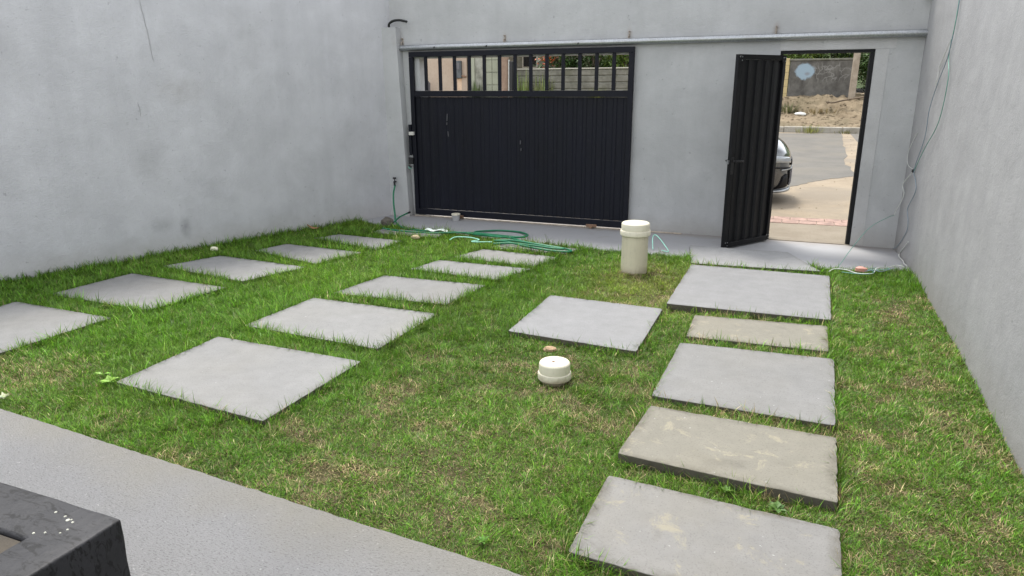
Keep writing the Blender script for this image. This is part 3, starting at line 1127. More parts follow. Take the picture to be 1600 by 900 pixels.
wd = (.0019 + .0013 * rng.random(n)) * (1 + .8 * far_f)
wd = np.where(extra, wd * 1.35, wd)
th = rng.normal(0, 1.5, n) + 12.6 * vn(px, py, 9., 41)
lean = np.abs(rng.normal(.45, .3, n)) + (1 - lush) * .45 * rng.random(n)
lean = np.where(tall, lean * .8, lean)
lean = np.where(extra, np.abs(rng.normal(.25, .25, n)), lean)
lean = np.clip(lean, 0, 1.35)
bend = rng.uniform(.15, .75, n)
z0 = soil_z(px, py) - .004
az = th
hx_, hy_ = np.cos(az), np.sin(az)
sx, sy = -hy_, hx_
def at(t, ln):
    a_ = lean + bend * t
    return ln * t * np.sin(a_), ln * t * np.cos(a_)
ln = ht * 1.25
r1, h1 = at(.5, ln)
r2, h2 = at(1.0, ln)
h2 = np.maximum(h2, .002)
V = np.empty((n, 5, 3), np.float32)
V[:, 0] = np.stack([px - sx * wd / 2, py - sy * wd / 2, z0], 1)
V[:, 1] = np.stack([px + sx * wd / 2, py + sy * wd / 2, z0], 1)
V[:, 2] = np.stack([px + hx_ * r1 + sx * wd * .42, py + hy_ * r1 + sy * wd * .42, z0 + h1], 1)
V[:, 3] = np.stack([px + hx_ * r1 - sx * wd * .42, py + hy_ * r1 - sy * wd * .42, z0 + h1], 1)
V[:, 4] = np.stack([px + hx_ * r2, py + hy_ * r2, z0 + h2], 1)
# colour of each blade: its own green, or dried
g_dark = np.array([.052, .135, .010]); g_mid = np.array([.120, .300, .022]); g_yel = np.array([.28, .345, .06])
straw = np.array([.50, .42, .23]); brown = np.array([.20, .14, .075])
yel = .75 * np.exp(-((px + 1.15) / .55) ** 2 - ((py - 6.2) / .75) ** 2) + .25 * (fbm(px, py, 1.3, 60) - .35) + .02
yel += .18 * sg((py - 4.5) / .5) * sg((-px - 2.0) / .3) * vn(px, py, 2.0, 7)
t1 = np.clip(rng.normal(.45, .3, n) + .15 * (lush - .5), 0, 1)[:, None]
col = g_dark * (1 - t1) + g_mid * t1
t2 = np.clip(yel + rng.normal(0, .18, n), 0, .9)[:, None]
col = col * (1 - t2) + g_yel * t2
dryp = np.clip(.012 + .24 * np.clip(.85 - lush, 0, 1) + .7 * np.clip((bare - .51) * 8, 0, 1) * np.clip(1.05 - lush, 0, 1), 0, .8)
isdry = rng.random(n) < dryp
br = rng.random(n)[:, None]
col = np.where(isdry[:, None], straw * br + brown * (1 - br), col)
tuft = vn(px, py, 13., 77) * .6 + vn(px, py, 29., 15) * .4
col *= (np.exp(rng.normal(-.03, .42, n)) * (.66 + .62 * tuft) * (.74 + .5 * fbm(px, py, .9, 88)))[:, None]
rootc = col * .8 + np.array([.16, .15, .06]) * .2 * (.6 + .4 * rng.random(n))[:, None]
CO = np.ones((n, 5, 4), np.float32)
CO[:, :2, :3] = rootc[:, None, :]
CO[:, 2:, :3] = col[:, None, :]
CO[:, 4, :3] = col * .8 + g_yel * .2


def blades_mesh(name, V, CO, mat):
    n = len(V)
    me = bpy.data.meshes.new(name)
    me.vertices.add(n * 5)
    me.vertices.foreach_set('co', V.reshape(-1))
    b = (np.arange(n) * 5)[:, None]
    loops = np.concatenate([b + np.array([[0, 1, 2, 3]]), b + np.array([[3, 2, 4]])], 1).reshape(-1)
    me.loops.add(n * 7)
    me.loops.foreach_set('vertex_index', loops.astype(np.int32))
    me.polygons.add(n * 2)
    st = (np.arange(n) * 7)[:, None] + np.array([[0, 4]])
    me.polygons.foreach_set('loop_start', st.reshape(-1).astype(np.int32))
    me.update(calc_edges=True)
    at_ = me.attributes.new('col', 'FLOAT_COLOR', 'POINT')
    at_.data.foreach_set('color', CO.reshape(-1))
    me.polygons.foreach_set('use_smooth', [True] * (n * 2))
    me.materials.append(mat)
    o = bpy.data.objects.new(name, me)
    C.objects.link(o)
    return o


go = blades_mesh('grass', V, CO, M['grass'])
tag(go, 'short green lawn with dry straw patches between the slabs', 'grass', kind='stuff')
del V, CO


def leaf_faces(name, items, mat, parent=None, kind=None):
    """items: (point, direction, normal-ish up, length, width, colour) -> folded leaves of four faces"""
    VV = []; FF = []; CC = []
    for p, dr, up, ln, wd, c in items:
        dr = dr.normalized()
        sd = dr.cross(up)
        sd = sd.normalized() if sd.length > 1e-4 else dr.orthogonal().normalized()
        nn = sd.cross(dr)
        b = len(VV)
        VV += [p, p + dr * ln * .45 + sd * wd * .5 + nn * wd * .15, p + dr * ln - nn * ln * .12, p + dr * ln * .45 - sd * wd * .5 + nn * wd * .15, p + dr * ln * .5]
        FF += [(b, b + 1, b + 4), (b + 1, b + 2, b + 4), (b + 2, b + 3, b + 4), (b + 3, b, b + 4)]
        CC += [(*c, 1)] * 5
    off = Vector((0, 0, 0))
    q = parent
    while q is not None:
        off += q.location; q = q.parent
    me = bpy.data.meshes.new(name)
    me.from_pydata([(v - off)[:] for v in VV], [], FF)
    at_ = me.attributes.new('col', 'FLOAT_COLOR', 'POINT')
    at_.data.foreach_set('color', np.array(CC, np.float32).reshape(-1))
    me.materials.append(mat)
    o = bpy.data.objects.new(name, me)
    C.objects.link(o)
    if parent: o.parent = parent
    return o


def var(c, v=.25):
    k = random.uniform(1 - v, 1 + v)
    return (c[0] * k * random.uniform(.9, 1.1), c[1] * k, c[2] * k * random.uniform(.85, 1.15))


# small weeds
def weed(name, x, y, n, ln, wd, c, label, up=.5, stems=0, seed=1):
    random.seed(seed)
    z = float(soil_z(x, y))
    t = empty(name, (x, y, z), label, 'weed')
    it = []
    for i in range(n):
        a_ = 2 * math.pi * (i / n) + random.uniform(-.3, .3)
        dr = Vector((math.cos(a_), math.sin(a_), random.uniform(up * .5, up * 1.4)))
        it.append((Vector((x, y, z + .012 + random.random() * .015)), dr, Vector((0, 0, 1)), ln * random.uniform(.7, 1.15), wd * random.uniform(.8, 1.2), var(c)))
    leaf_faces('leaf', it, M['leaf'], t)
    a = MB()
    for i in range(max(1, stems)):
        h = random.uniform(.10, .2) if stems else .03
        dx_ = random.uniform(-.06, .06) if stems else 0
        bx = x + (random.uniform(-.1, .1) if stems else 0)
        a.tube([(bx, y, z - .01), (bx + dx_ * .4, y, z + h * .6), (bx + dx_, y + random.uniform(-.02, .02), z + h)], [.003, .002, .0012], 5)
    a.build('stem', simple('green_stem', (.12, .15, .06), .7) if 'green_stem' not in bpy.data.materials else bpy.data.materials['green_stem'], t)
    return t


weed('weed', -3.84, 2.80, 5, .07, .038, (.22, .42, .05), 'bright yellow green seedling at the left corner of the near middle slab', .45, 0, 3)
weed('weed', -3.98, 2.86, 2, .07, .028, (.26, .46, .08), 'pair of bright green blades just left of the bright seedling', .35, 0, 5)
weed('weed', .08, 2.88, 9, .055, .034, (.085, .17, .04), 'low broad leaved weed between the two nearest slabs of the right path', .35, 0, 4)
weed('weed', -.14, 2.95, 6, .035, .022, (.12, .22, .04), 'tiny round leaved weed under the thick edge of the weathered slab', .6, 0, 8)
weed('weed', -4.22, 2.40, 12, .045, .022, (.50, .55, .38), 'pale whitish sprig at the terrace edge on the far left', .8, 0, 6)
weed('weed', -2.52, 7.33, 5, .07, .03, (.16, .17, .07), 'thin stemmed weeds with small olive leaves behind the hose coil', 1.6, 7, 9)
weed('weed', -1.02, 2.20, 9, .04, .012, (.10, .22, .03), 'leafy green weed at the terrace edge near the nearest slab', .7, 0, 12)
weed('weed', -3.85, 7.5, 3, .03, .012, (.2, .18, .08), 'two bare stalks standing by the grey pot', 1.6, 3, 13)

# ---------------------------------------------------------------- pipes
def cap_prof(r, h):
    return [(r * .985, -.01), (r * 1.07, .0), (r * 1.075, h * .30), (r * 1.05, h * .36), (r * 1.0, h * .38), (r * .995, h * .86), (r * .97, h * .93), (r * .90, h * .985), (0, h)]


t = empty('vent_pipe', (-1.343, 6.50, .0), 'tall cream plastic pipe with a white cap standing in the lawn', 'pipe')
a = MB().lathe([(.126, -.05), (.124, .44)], (-1.343, 6.50, 0), 40)
a.build('pipe', M['pvc'], t)
a = MB().lathe(cap_prof(.134, .118), (-1.343, 6.50, .412), 40)
a.build('cap', M['cap'], t, sharp=35)
t = empty('pipe_stub', (-1.268, 3.86, 0), 'short pipe stub with a white cap, barely above the grass', 'pipe')
MB().lathe([(.084, -.05), (.084, .09)], (-1.268, 3.86, 0), 36).build('stub', M['pvc'], t)
MB().lathe(cap_prof(.098, .108), (-1.268, 3.86, .026), 40).build('cap', M['cap'], t, sharp=35)
MB().lathe([(.009, 0), (.009, .002), (0, .002)], (-1.273, 3.85, .1345), 10).build('cap_mark', M['rust'], t)

# ---------------------------------------------------------------- dark block in the corner
t = empty('masonry_block', (-2.37, .8, .06), 'low black painted masonry block with a recessed brown top at the bottom left corner', 'masonry block')
bx0, bx1, by0, by1, bz = -2.95, -1.847, .25, 1.305, .5
ix0, ix1, iy0, iy1 = -2.72, -2.03, .48, 1.128
bm = bmesh.new()
def rq(x0, x1, y0, y1, z): return [bm.verts.new(p) for p in ((x0, y0, z), (x1, y0, z), (x1, y1, z), (x0, y1, z))]
ob, ot, it_, ib = rq(bx0, bx1, by0, by1, .03), rq(bx0, bx1, by0, by1, bz), rq(ix0, ix1, iy0, iy1, bz), rq(ix0 + .004, ix1 - .004, iy0 + .004, iy1 - .004, bz - .05)
for i in range(4):
    j = (i + 1) % 4
    bm.faces.new((ob[i], ob[j], ot[j], ot[i])); bm.faces.new((ot[i], ot[j], it_[j], it_[i])); bm.faces.new((it_[i], it_[j], ib[j], ib[i]))
bm.faces.new(ib)
ed = [e for e in bm.edges if all(abs(v.co.z - bz) < 1e-6 for v in e.verts) or (e.verts[0] in ob + ot and e.verts[1] in ob + ot and abs(e.verts[0].co.z - e.verts[1].co.z) > .1)]
ed = [e for e in ed if not (e.verts[0] in ot and e.verts[1] in it_) and not (e.verts[1] in ot and e.verts[0] in it_)]
bmesh.ops.subdivide_edges(bm, edges=[e for e in bm.edges if e.calc_length() > .3], cuts=14, use_grid_fill=True)
ed = [e for e in bm.edges if e.calc_face_angle(0) > 1.0]
bmesh.ops.bevel(bm, geom=ed, offset=.010, segments=3, affect='EDGES', profile=.55)
for v in bm.verts:
    q = float(fbm(v.co.x * 3 + v.co.z * 2, v.co.y * 3 - v.co.z, 2.3)) - .5
    v.co += Vector((q, float(fbm(v.co.y, v.co.x + v.co.z, 6.1)) - .5, float(fbm(v.co.x, v.co.y + v.co.z, 5.7)) - .5)) * .012
MB().bm(bm, True).build('block', M['planter'], t)
MB().box(ix0 + .006, ix1 - .006, iy0 + .006, iy1 - .006, bz - .045, bz - .014, .002).build('brown_panel', M['brown_board'], t)
random.seed(5)
for (x, y, s_) in ((-2.02, 1.245, .008), (-1.995, 1.235, .011), (-1.985, 1.24, .006), (-1.97, 1.232, .007), (-2.07, 1.25, .008), (-1.95, 1.20, .006), (-1.955, 1.18, .006), (-2.0, 1.165, .006), (-2.03, 1.15, .007)):
    MB().lathe([(s_ * .62, -.014), (s_ * .58, .0), (s_ * .35, .0012), (0, .0014)], (x, y, bz + .001), 7).build('pale_fleck', M['fleck'], t)

# ---------------------------------------------------------------- tap and hose
t = empty('garden_tap', (-5.16, 8.47, .48), 'small black garden tap on the corner pier feeding the green hose', 'tap')
a = MB()
a.tube([(-5.145, 8.475, .495), (-5.13, 8.40, .495)], .013, 10)
a.tube([(-5.13, 8.41, .50), (-5.115, 8.385, .47), (-5.10, 8.37, .445)], [.013, .014, .015], 10)
a.build('body', M['black_plastic'], t)
a = MB(); a.tube([(-5.125, 8.405, .50), (-5.12, 8.40, .54)], .007, 8); a.lathe([(0, -.012), (.024, -.01), (.026, .0), (.022, .012), (0, .014)], (-5.12, 8.40, .55), 12)
a.build('handle', M['black_plastic'], t)
MB().lathe([(0, 0), (.03, 0), (.03, .005), (0, .006)], (0, 0, 0), 14)

t = empty('garden_hose', (-3.2, 7.4, .05), 'long green garden hose running from the tap and coiled on the lawn', 'hose')
hz = .062
path = [(-5.10, 8.37, .45), (-5.075, 8.28, .36), (-5.02, 8.18, .24), (-4.93, 8.05, .13), (-4.80, 7.86, .05), (-4.55, 7.64, .03), (-4.25, 7.52, .045),
        (-3.95, 7.56, .045), (-3.72, 7.56, .05), (-3.35, 7.46, .06), (-3.10, 7.38, .075), (-2.92, 7.40, .08), (-2.84, 7.53, .075), (-2.93, 7.78, .04), (-3.10, 7.93, .03), (-3.35, 7.93, .03), (-3.52, 7.80, .035),
        (-3.56, 7.64, .05), (-3.45, 7.50, .065), (-3.20, 7.42, .075), (-2.95, 7.33, .085), (-2.75, 7.22, .08), (-2.50, 7.16, .075), (-2.25, 7.12, .065), (-2.14, 7.05, .06), (-2.20, 6.99, .062), (-2.40, 6.98, .066),
        (-2.70, 7.05, .075), (-2.95, 7.14, .085), (-3.10, 7.17, .075), (-2.90, 7.20, .088), (-2.62, 7.14, .086), (-2.35, 7.09, .075), (-2.22, 7.06, .075), (-2.33, 7.02, .08), (-2.55, 7.05, .085), (-2.85, 7.08, .085), (-3.06, 7.05, .07)]
MB().tube(spline(path, 7), .0115, 8).build('coil', M['hose'], t)
path2 = [(-4.72, 7.40, .062), (-4.4, 7.33, .064), (-4.05, 7.36, .062), (-3.8, 7.47, .06), (-3.55, 7.56, .06), (-3.25, 7.55, .058), (-3.02, 7.52, .06), (-2.88, 7.50, .065), (-2.83, 7.42, .085), (-2.95, 7.32, .098)]
MB().tube(spline(path2, 6), .0105, 8).build('second_length', M['hose'], t)
path3 = [(-4.66, 7.78, .08), (-4.76, 7.98, .10), (-4.82, 8.14, .11), (-4.86, 8.24, .12)]
MB().tube(spline([(-4.80, 7.76, .05), (-4.82, 7.88, .07), (-4.84, 8.02, .09), (-4.845, 8.16, .10), (-4.845, 8.24, .105)], 5), .0105, 8).build('loose_end', M['hose'], t)
MB().tube([(-4.845, 8.235, .105), (-4.843, 8.30, .108)], .014, 8).build('connector', M['black_plastic'], t)
MB().tube(spline([(-3.62, 7.08, .065), (-3.60, 7.20, .075), (-3.45, 7.26, .07), (-3.30, 7.20, .065), (-3.36, 7.12, .06), (-3.28, 7.06, .07), (-3.10, 7.11, .075)], 5), .006, 6).build('thin_tail', M['mint'], t)


def chunk(name, c, s, mat, label, cat, seed, sub=2):
    random.seed(seed)
    bm = bmesh.new()
    bmesh.ops.create_icosphere(bm, subdivisions=sub, radius=1)
    for v in bm.verts:
        k = 1 + .25 * (random.random() - .5)
        v.co = Vector((v.co.x * s[0] * k, v.co.y * s[1] * k, v.co.z * s[2] * k))
    o = MB().bm(bm).build(name, mat)
    o.location = c
    return tag(o, label, cat)


chunk('concrete_chunk', (-4.86, 7.74, .065), (.085, .07, .075), M['rock'], 'dark rough lump of concrete at the lawn corner under the tap', 'rubble', 3)
chunk('pebble', (-5.90, 5.80, .05), (.045, .035, .03), M['pebble'], 'pale round stone in the grass at the foot of the left wall', 'stone', 4)
chunk('clod', (-4.10, 7.13, .05), (.06, .04, .028), simple('tan_clod', (.40, .33, .20), .9, 0, .3, 40), 'tan clump of dry grass at the far end of the left row', 'clump', 6)
chunk('brick_bit', (-1.46, 4.33, .012), (.05, .035, .025), simple('tan_stone', (.33, .23, .14), .9, 0, .3, 40), 'small tan stone against the front of the square slab', 'stone', 8)

t = empty('pot', (-4.19, 8.40, .016), 'small grey pot with a cream lid standing against the gate bottom', 'pot')
MB().lathe([(0, .0), (.048, .0), (.056, .075), (.056, .08), (0, .08)], (-4.19, 8.40, .016), 20).build('body', M['cup'], t, sharp=40)
MB().lathe([(.060, .078), (.061, .094), (.054, .098), (0, .099)], (-4.19, 8.40, .016), 20).build('lid', M['cream'], t, sharp=40)
# crumpled bits
random.seed(21)
bm = bmesh.new(); bmesh.ops.create_grid(bm, x_segments=7, y_segments=4, size=1)
for v in bm.verts: v.co = Vector((v.co.x * .14, v.co.y * .05, .012 * random.random() + .012 * math.sin(v.co.x * 5)))
o = MB().bm(bm).build('plastic_scrap', simple('white_film', (.72, .80, .76), .3)); o.location = (-4.02, 7.52, .062); o.rotation_euler = (0, 0, .15)
tag(o, 'crumpled whitish plastic scrap lying beside the hose near the left row', 'scrap')
bm = bmesh.new(); bmesh.ops.create_grid(bm, x_segments=6, y_segments=4, size=1)
for v in bm.verts: v.co = Vector((v.co.x * .075, v.co.y * .03 * (1.1 - abs(v.co.x)), .03 * v.co.x ** 2 + .012 * abs(v.co.y)))
o = MB().bm(bm).build('dead_leaf', M['dead_leaf']); o.location = (-5.52, 7.05, .07); o.rotation_euler = (.2, .3, .5)
tag(o, 'dark curled dead leaf in the grass near the left wall', 'leaf')
# black hose stub over the pier
MB()
o = MB().tube(spline([(-5.15, 8.52, 2.50), (-5.14, 8.50, 2.555), (-5.08, 8.50, 2.592), (-4.98, 8.50, 2.60), (-4.87, 8.50, 2.578)], 5), .016, 8).build('conduit', M['hose_dark'])
tag(o, 'short black flexible conduit arching out of the top of the corner pier', 'conduit')
t = empty('wall_insulator', (1.11, 8.5, 2.66), 'small orange and white bracket high in the right back corner', 'bracket')
MB().box(1.06, 1.115, 8.50, 8.56, 2.66, 2.74, .004).build('clip', simple('orange_clip', (.45, .22, .08), .7), t)
MB().box(1.04, 1.12, 8.47, 8.58, 2.615, 2.655, .004).build('plate', M['white_wire'], t)

# ---------------------------------------------------------------- wires on the right wall
def wire(name, pts, r, mat, label, k=6):
    o = MB().tube(spline(pts, k), r, 6).build(name, mat)
    return tag(o, label, 'wire')


def W(y, z, d=.012): return (rwx(y) - d, y, z)


wire('wire', [W(7.33, 3.3, .02), W(7.32, 2.9), W(7.32, 2.46), W(7.28, 2.25, .02), W(7.39, 2.02), W(7.22, 1.81, .02), W(7.36, 1.45), W(7.75, 1.17, .02), W(8.08, .93)], .0036, M['green_wire'], 'green wire hanging loosely from the top of the right wall')
wire('wire', [W(7.30, 3.3, .01), W(7.32, 2.9), W(7.30, 2.40), W(7.36, 2.02, .02), W(7.68, 1.78), W(7.80, 1.54, .02), W(7.87, 1.27), W(8.08, .95), W(7.96, .85), W(7.86, .75, .02), W(8.12, .54), W(7.97, .44, .02), W(8.02, .32), W(8.35, .10), W(8.50, .03, .03)], .0032, M['blue_wire'], 'dark blue wire kinking down the right wall to the ground')
wire('wire', [W(7.34, 2.15, .02), W(7.55, 2.03), W(7.72, 1.92), W(7.71, 1.81, .02), W(7.74, 1.76)], .0034, M['white_wire'], 'short white wire bowed near the top of the wire bundle')
wire('wire', [W(8.08, .94), W(8.35, .96, .03), W(8.45, 1.06, .03), W(8.36, 1.20, .02), W(8.22, 1.30)], .003, M['white_wire'], 'thin white wire looping above the knot of the bundle')
wire('wire', [W(8.09, .93), W(8.40, .78, .03), W(8.47, .72, .03), W(8.38, .66, .02), W(8.42, .56, .03), W(8.50, .46, .05), W(8.52, .40, .06)], .0045, M['white_wire'], 'thick white wire curling below the knot of the bundle')
wire('wire', [W(7.75, .27, .03), W(8.02, .15), W(8.2, .05), W(8.12, .03, .02), W(7.9, .04, .03), W(7.72, .05, .05), W(7.6, .06, .04)], .0045, M['white_wire'], 'white wire end bending at the foot of the right wall')
chunk('wire_knot', W(8.09, .93, .02), (.014, .014, .022), M['black_plastic'], 'black taped knot holding the hanging wires together', 'knot', 11, 1)
wire('wire', [W(8.50, .40, .06), (.98, 8.25, .42), (.79, 8.0, .34), (.62, 7.66, .18), (.50, 7.40, .04), (.44, 7.32, .03)], .0032, M['green_wire'], 'thin green wire slanting from the right wall down to the lawn edge')
wire('wire', [(.41, 7.14, .05), (.46, 7.22, .06), (.56, 7.20, .065), (.65, 7.12, .06), (.76, 7.12, .065), (.80, 7.20, .06), (.84, 7.36, .07), (.95, 7.50, .05), (1.03, 7.62, .05), (1.09, 7.55, .06)], .005, M['white_wire'], 'white wire tangled along the lawn edge in the right corner')
wire('wire', [(.52, 7.12, .06), (.62, 7.06, .07), (.74, 7.10, .065), (.80, 7.20, .07), (.72, 7.30, .06), (.84, 7.28, .07), (.95, 7.40, .06), (.9, 7.48, .05), (.78, 7.36, .06)], .0036, M['green_wire'], 'teal green wire tangled on the grass in the right corner')
wire('wire', [(.72, 7.18, .07), (.80, 7.24, .075), (.86, 7.22, .07), (.93, 7.32, .07), (.99, 7.44, .06)], .0032, M['blue_wire'], 'short blue wire lying in the tangle on the right lawn edge')
o = chunk('plastic_scrap', (.70, 7.28, .06), (.06, .03, .03), M['pink'], 'faded pink plastic scrap among the wires at the lawn edge', 'scrap', 14)
wire('string', [(-1.36, 7.56, .03), (-1.39, 7.68, .12), (-1.38, 7.72, .16), (-1.33, 7.68, .15), (-1.24, 7.60, .08), (-1.18, 7.50, .035), (-1.26, 7.55, .03)], .005, M['mint'], 'loop of teal string on the apron behind the tall pipe')

# ---------------------------------------------------------------- the street outside
SYN = FY + .2
MB().box(-60, 60, SYN + .002, 9.80, -.2, -.002).build('pavement', M['pavement'])['kind'] = 'structure'
pst = empty('paver_strip', (0, 9.95, 0), 'row of faded red pavers along the pavement edge beyond the doorway', 'paving')
pv = None
random.seed(2)
for i in range(60):
    x = -3.2 + (i // 2) * .215
    if pv is None:
        pv = MB().box(-.104, .104, -.112, .112, -.06, .006, .004).build('paver', M['paver'], pst, local=True); o = pv
    else:
        o = dup(pv); o.parent = pst
    o.location = (x + (.1 if i % 2 else 0), -.01 + .23 * (i % 2) + .06 * x + .008 * (random.random() - .5), random.uniform(-.004, .001))
MB().box(-60, 60, 9.801, 10.14, -.2, -.004).build('pavement_edge', M['pavement'])['kind'] = 'structure'
MB().box(-60, 60, 10.141, 28.5, -.2, -.012).build('street', M['sand'])['kind'] = 'structure'
asp = [(-60, 27.9), (-.9, 27.75), (1.45, 28.3), (1.30, 23.5), (1.22, 20.3), (1.08, 17.9), (1.14, 16.9), (1.17, 15.5), (.72, 14.95), (.35, 14.3), (.02, 13.6), (-.35, 12.9), (-1.5, 12.2), (-4, 11.9), (-60, 11.7)]
q_ = []
for (x0, y0), (x1, y1) in zip(asp, asp[1:] + asp[:1]):
    nn = 1 if abs(x1 - x0) > 20 else 5
    for i in range(nn):
        t_ = i / nn
        q_.append((x0 + (x1 - x0) * t_ + (random.uniform(-.04, .04) if i else 0), y0 + (y1 - y0) * t_ + (random.uniform(-.05, .05) if i else 0)))
MB().prism(q_, -.1, -.006).build('road', M['asphalt'])['kind'] = 'structure'
MB().prism([(1.75, 28.3), (60, 28.3), (60, 11.8), (4.5, 11.9), (2.6, 13.5), (1.9, 16), (1.75, 20)], -.1, -.006).build('road', M['asphalt'])['kind'] = 'structure'

# far kerb
kt = empty('kerb', (0, 28.55, 0), 'whitewashed worn kerb on the far side of the street', 'kerb')
kb = None
for i in range(36):
    x = -24 + i * 1.0
    if kb is None:
        kb = MB().box(-.495, .495, -.09, .09, -.1, .20, .02).build('kerb_stone', M['kerb'], kt, local=True); o = kb
    else:
        o = dup(kb); o.parent = kt
    o.location = (x, random.uniform(-.01, .01), random.uniform(-.012, .012))


def verge(x, y):
    z = np.interp(y, [28.6, 29.5, 31.0, 31.6, 32.0, 32.6, 33.2, 34, 36, 60, 400], [.17, .22, .50, .58, .82, 1.02, 1.10, 1.16, 1.18, 1.2, 1.2])
    k = np.clip((y - 30.8) / 1, 0, 1) * np.clip((40 - y) / 4, 0, 1)
    return z + k * (.24 * (fbm(x, y, 1.1, 31) - .5) + .2 * (vn(x, y, 4.2, 3) - .5) + .1 * (vn(x, y, 9.5, 17) - .5)) + .10 * np.exp(-((x - .75) / .4) ** 2 - ((y - 33.0) / .6) ** 2)


grid('dirt_bank', np.concatenate([[-120, -60, -40, -30], np.linspace(-20, -2, 70), np.linspace(-1.95, 4, 110), np.linspace(4.2, 8, 15), [12, 25, 60, 120]]), np.concatenate([np.linspace(28.64, 36, 60), [45, 80, 200, 500]]), verge, M['dirt'])


def hill(x, y):
    return 1.0 + np.clip((y - 45) / 60, 0, 1) ** 1.3 * (16 + 9 * vn(x, y, .03, 5)) + .8 * fbm(x, y, .25, 8)


M['hill'] = dusty('wooded_hill', (.02, .035, .010), (.06, .085, .025), .22, bump=.8, c=(.04, .055, .02))
grid('hill', np.linspace(-160, 120, 120), np.linspace(44, 150, 50), hill, M['hill'])


def clump(name, x, y, z, n, ln, wd, c, label, cat, group=None, seed=0, upr=1.0, spread=.25):
    random.seed(seed)
    t = empty(name, (x, y, z), label, cat, group)
    it = []
    for i in range(n):
        a_ = random.uniform(0, 2 * math.pi)
        rr = random.uniform(0, spread)
        dr = Vector((math.cos(a_) * .55, math.sin(a_) * .55, random.uniform(.6, 1.5) * upr))
        it.append((Vector((x + math.cos(a_) * rr, y + math.sin(a_) * rr, z - .03)), dr, Vector((math.cos(a_), math.sin(a_), .2)), ln * random.uniform(.5, 1.1), wd, var(c, .35)))
    leaf_faces('blade', it, M['leaf'], t)['kind'] = 'stuff'
    return t


clump('grass_tuft', .38, 28.36, .0, 90, .36, .03, (.20, .21, .07), 'yellowish grass tuft growing at the foot of the far kerb', 'grass tuft', None, 31, .8, .45)
clump('grass_tuft', 1.55, 28.36, .0, 40, .25, .035, (.12, .12, .05), 'dark low tuft at the far kerb near the right of the doorway', 'grass tuft', None, 32, .6, .35)
clump('scrub', -.45, 31.75, .55, 90, .5, .05, (.11, .11, .055), 'dark dry scrub on the dirt bank at the left of the doorway view', 'scrub', None, 33, .7, .35)
clump('scrub', .75, 31.75, .55, 130, .35, .05, (.20, .16, .09), 'brownish dry scrub on the dirt bank below the pole', 'scrub', None, 34, .6, .7)
o = chunk('rubbish', (.02, 31.1, .55), (.22, .15, .08), M['white_wire'], 'bit of white rubbish lying at the foot of the dirt bank', 'rubbish', 40)
o = MB().tube(spline([(.95, 31.9, 1.0), (1.2, 31.9, .98), (1.5, 31.95, 1.05), (1.9, 31.9, 1.13), (2.4, 31.9, 1.20)], 4), .035, 6).build('fallen_branch', M['bark'])
tag(o, 'dark fallen branch lying along the top of the dirt bank', 'branch')

# loose stones and clods on the bank and along the street edges
random.seed(77)
a = MB()
for i in range(900):
    if i < 600:
        x, y = random.uniform(-1.6, 3.4), random.uniform(29.0, 33.6); z = float(verge(x, y)); s_ = random.choice((.02, .03, .03, .045, .07))
    else:
        x, y = random.uniform(-.6, 1.8), random.uniform(10.3, 27.6)
        if y > 15 and x < 1.1: continue
        z = -.012; s_ = random.choice((.008, .012, .018))
    bm_ = [(x + s_ * random.uniform(.7, 1.3) * dx_, y + s_ * random.uniform(.7, 1.3) * dy_, z + s_ * (.15 + .6 * dz_) * random.uniform(.7, 1.2)) for dx_, dy_, dz_ in ((1, 0, 0), (0, 1, 0), (-1, 0, 0), (0, -1, 0), (.1, .1, 1))]
    a.add(bm_, [(0, 1, 4), (1, 2, 4), (2, 3, 4), (3, 0, 4)])
tag(a.build('gravel', M['dirt']), 'loose stones and clods scattered over the dirt bank and street edge', 'gravel', kind='stuff')

# grey wall with graffiti
t = empty('roadside_wall', (.5, 34, 1.1), 'weathered grey wall with a pale blue painted blotch across the street', 'wall')
MB().box(-.60, 2.02, 33.95, 34.15, .8, 2.66, .01).build('render', M['graffiti_wall'], t)
MB().box(-.64, 2.04, 33.90, 34.20, 2.662, 2.74, .012).build('coping', M['plank'], t)
t = empty('tiled_pillar', (-.95, 34, 1.1), 'pale yellow tiled pillar at the left end of the graffiti wall', 'pillar')
tl = None
MB().box(-1.10, -.615, 34.0, 34.25, .8, 2.62).build('core', M['plank'], t)
for r_ in range(6):
    for c_ in range(2):
        if tl is None:
            tl = MB().box(-.113, .113, -.02, .02, -.143, .143, .006).build('tile', M['yellow_tile'], t, local=True); o = tl
        else:
            o = dup(tl); o.parent = t
        o.location = (-.975 + c_ * .235 + .95, -.02, 1.2 - 1.1 + .15 + r_ * .295 - .2)
t = empty('utility_pole', (1.93, 33.3, 1.0), 'round weathered utility pole standing before the graffiti wall', 'pole')
MB().tube([(1.93, 33.3, .9), (1.95, 33.3, 4), (1.98, 33.3, 8.5)], [.135, .125, .10], 14).build('shaft', M['pole_wood'], t)
MB().box(1.2, 2.75, 33.20, 33.29, 7.7, 7.82, .01).build('crossarm', M['pole_wood'], t)

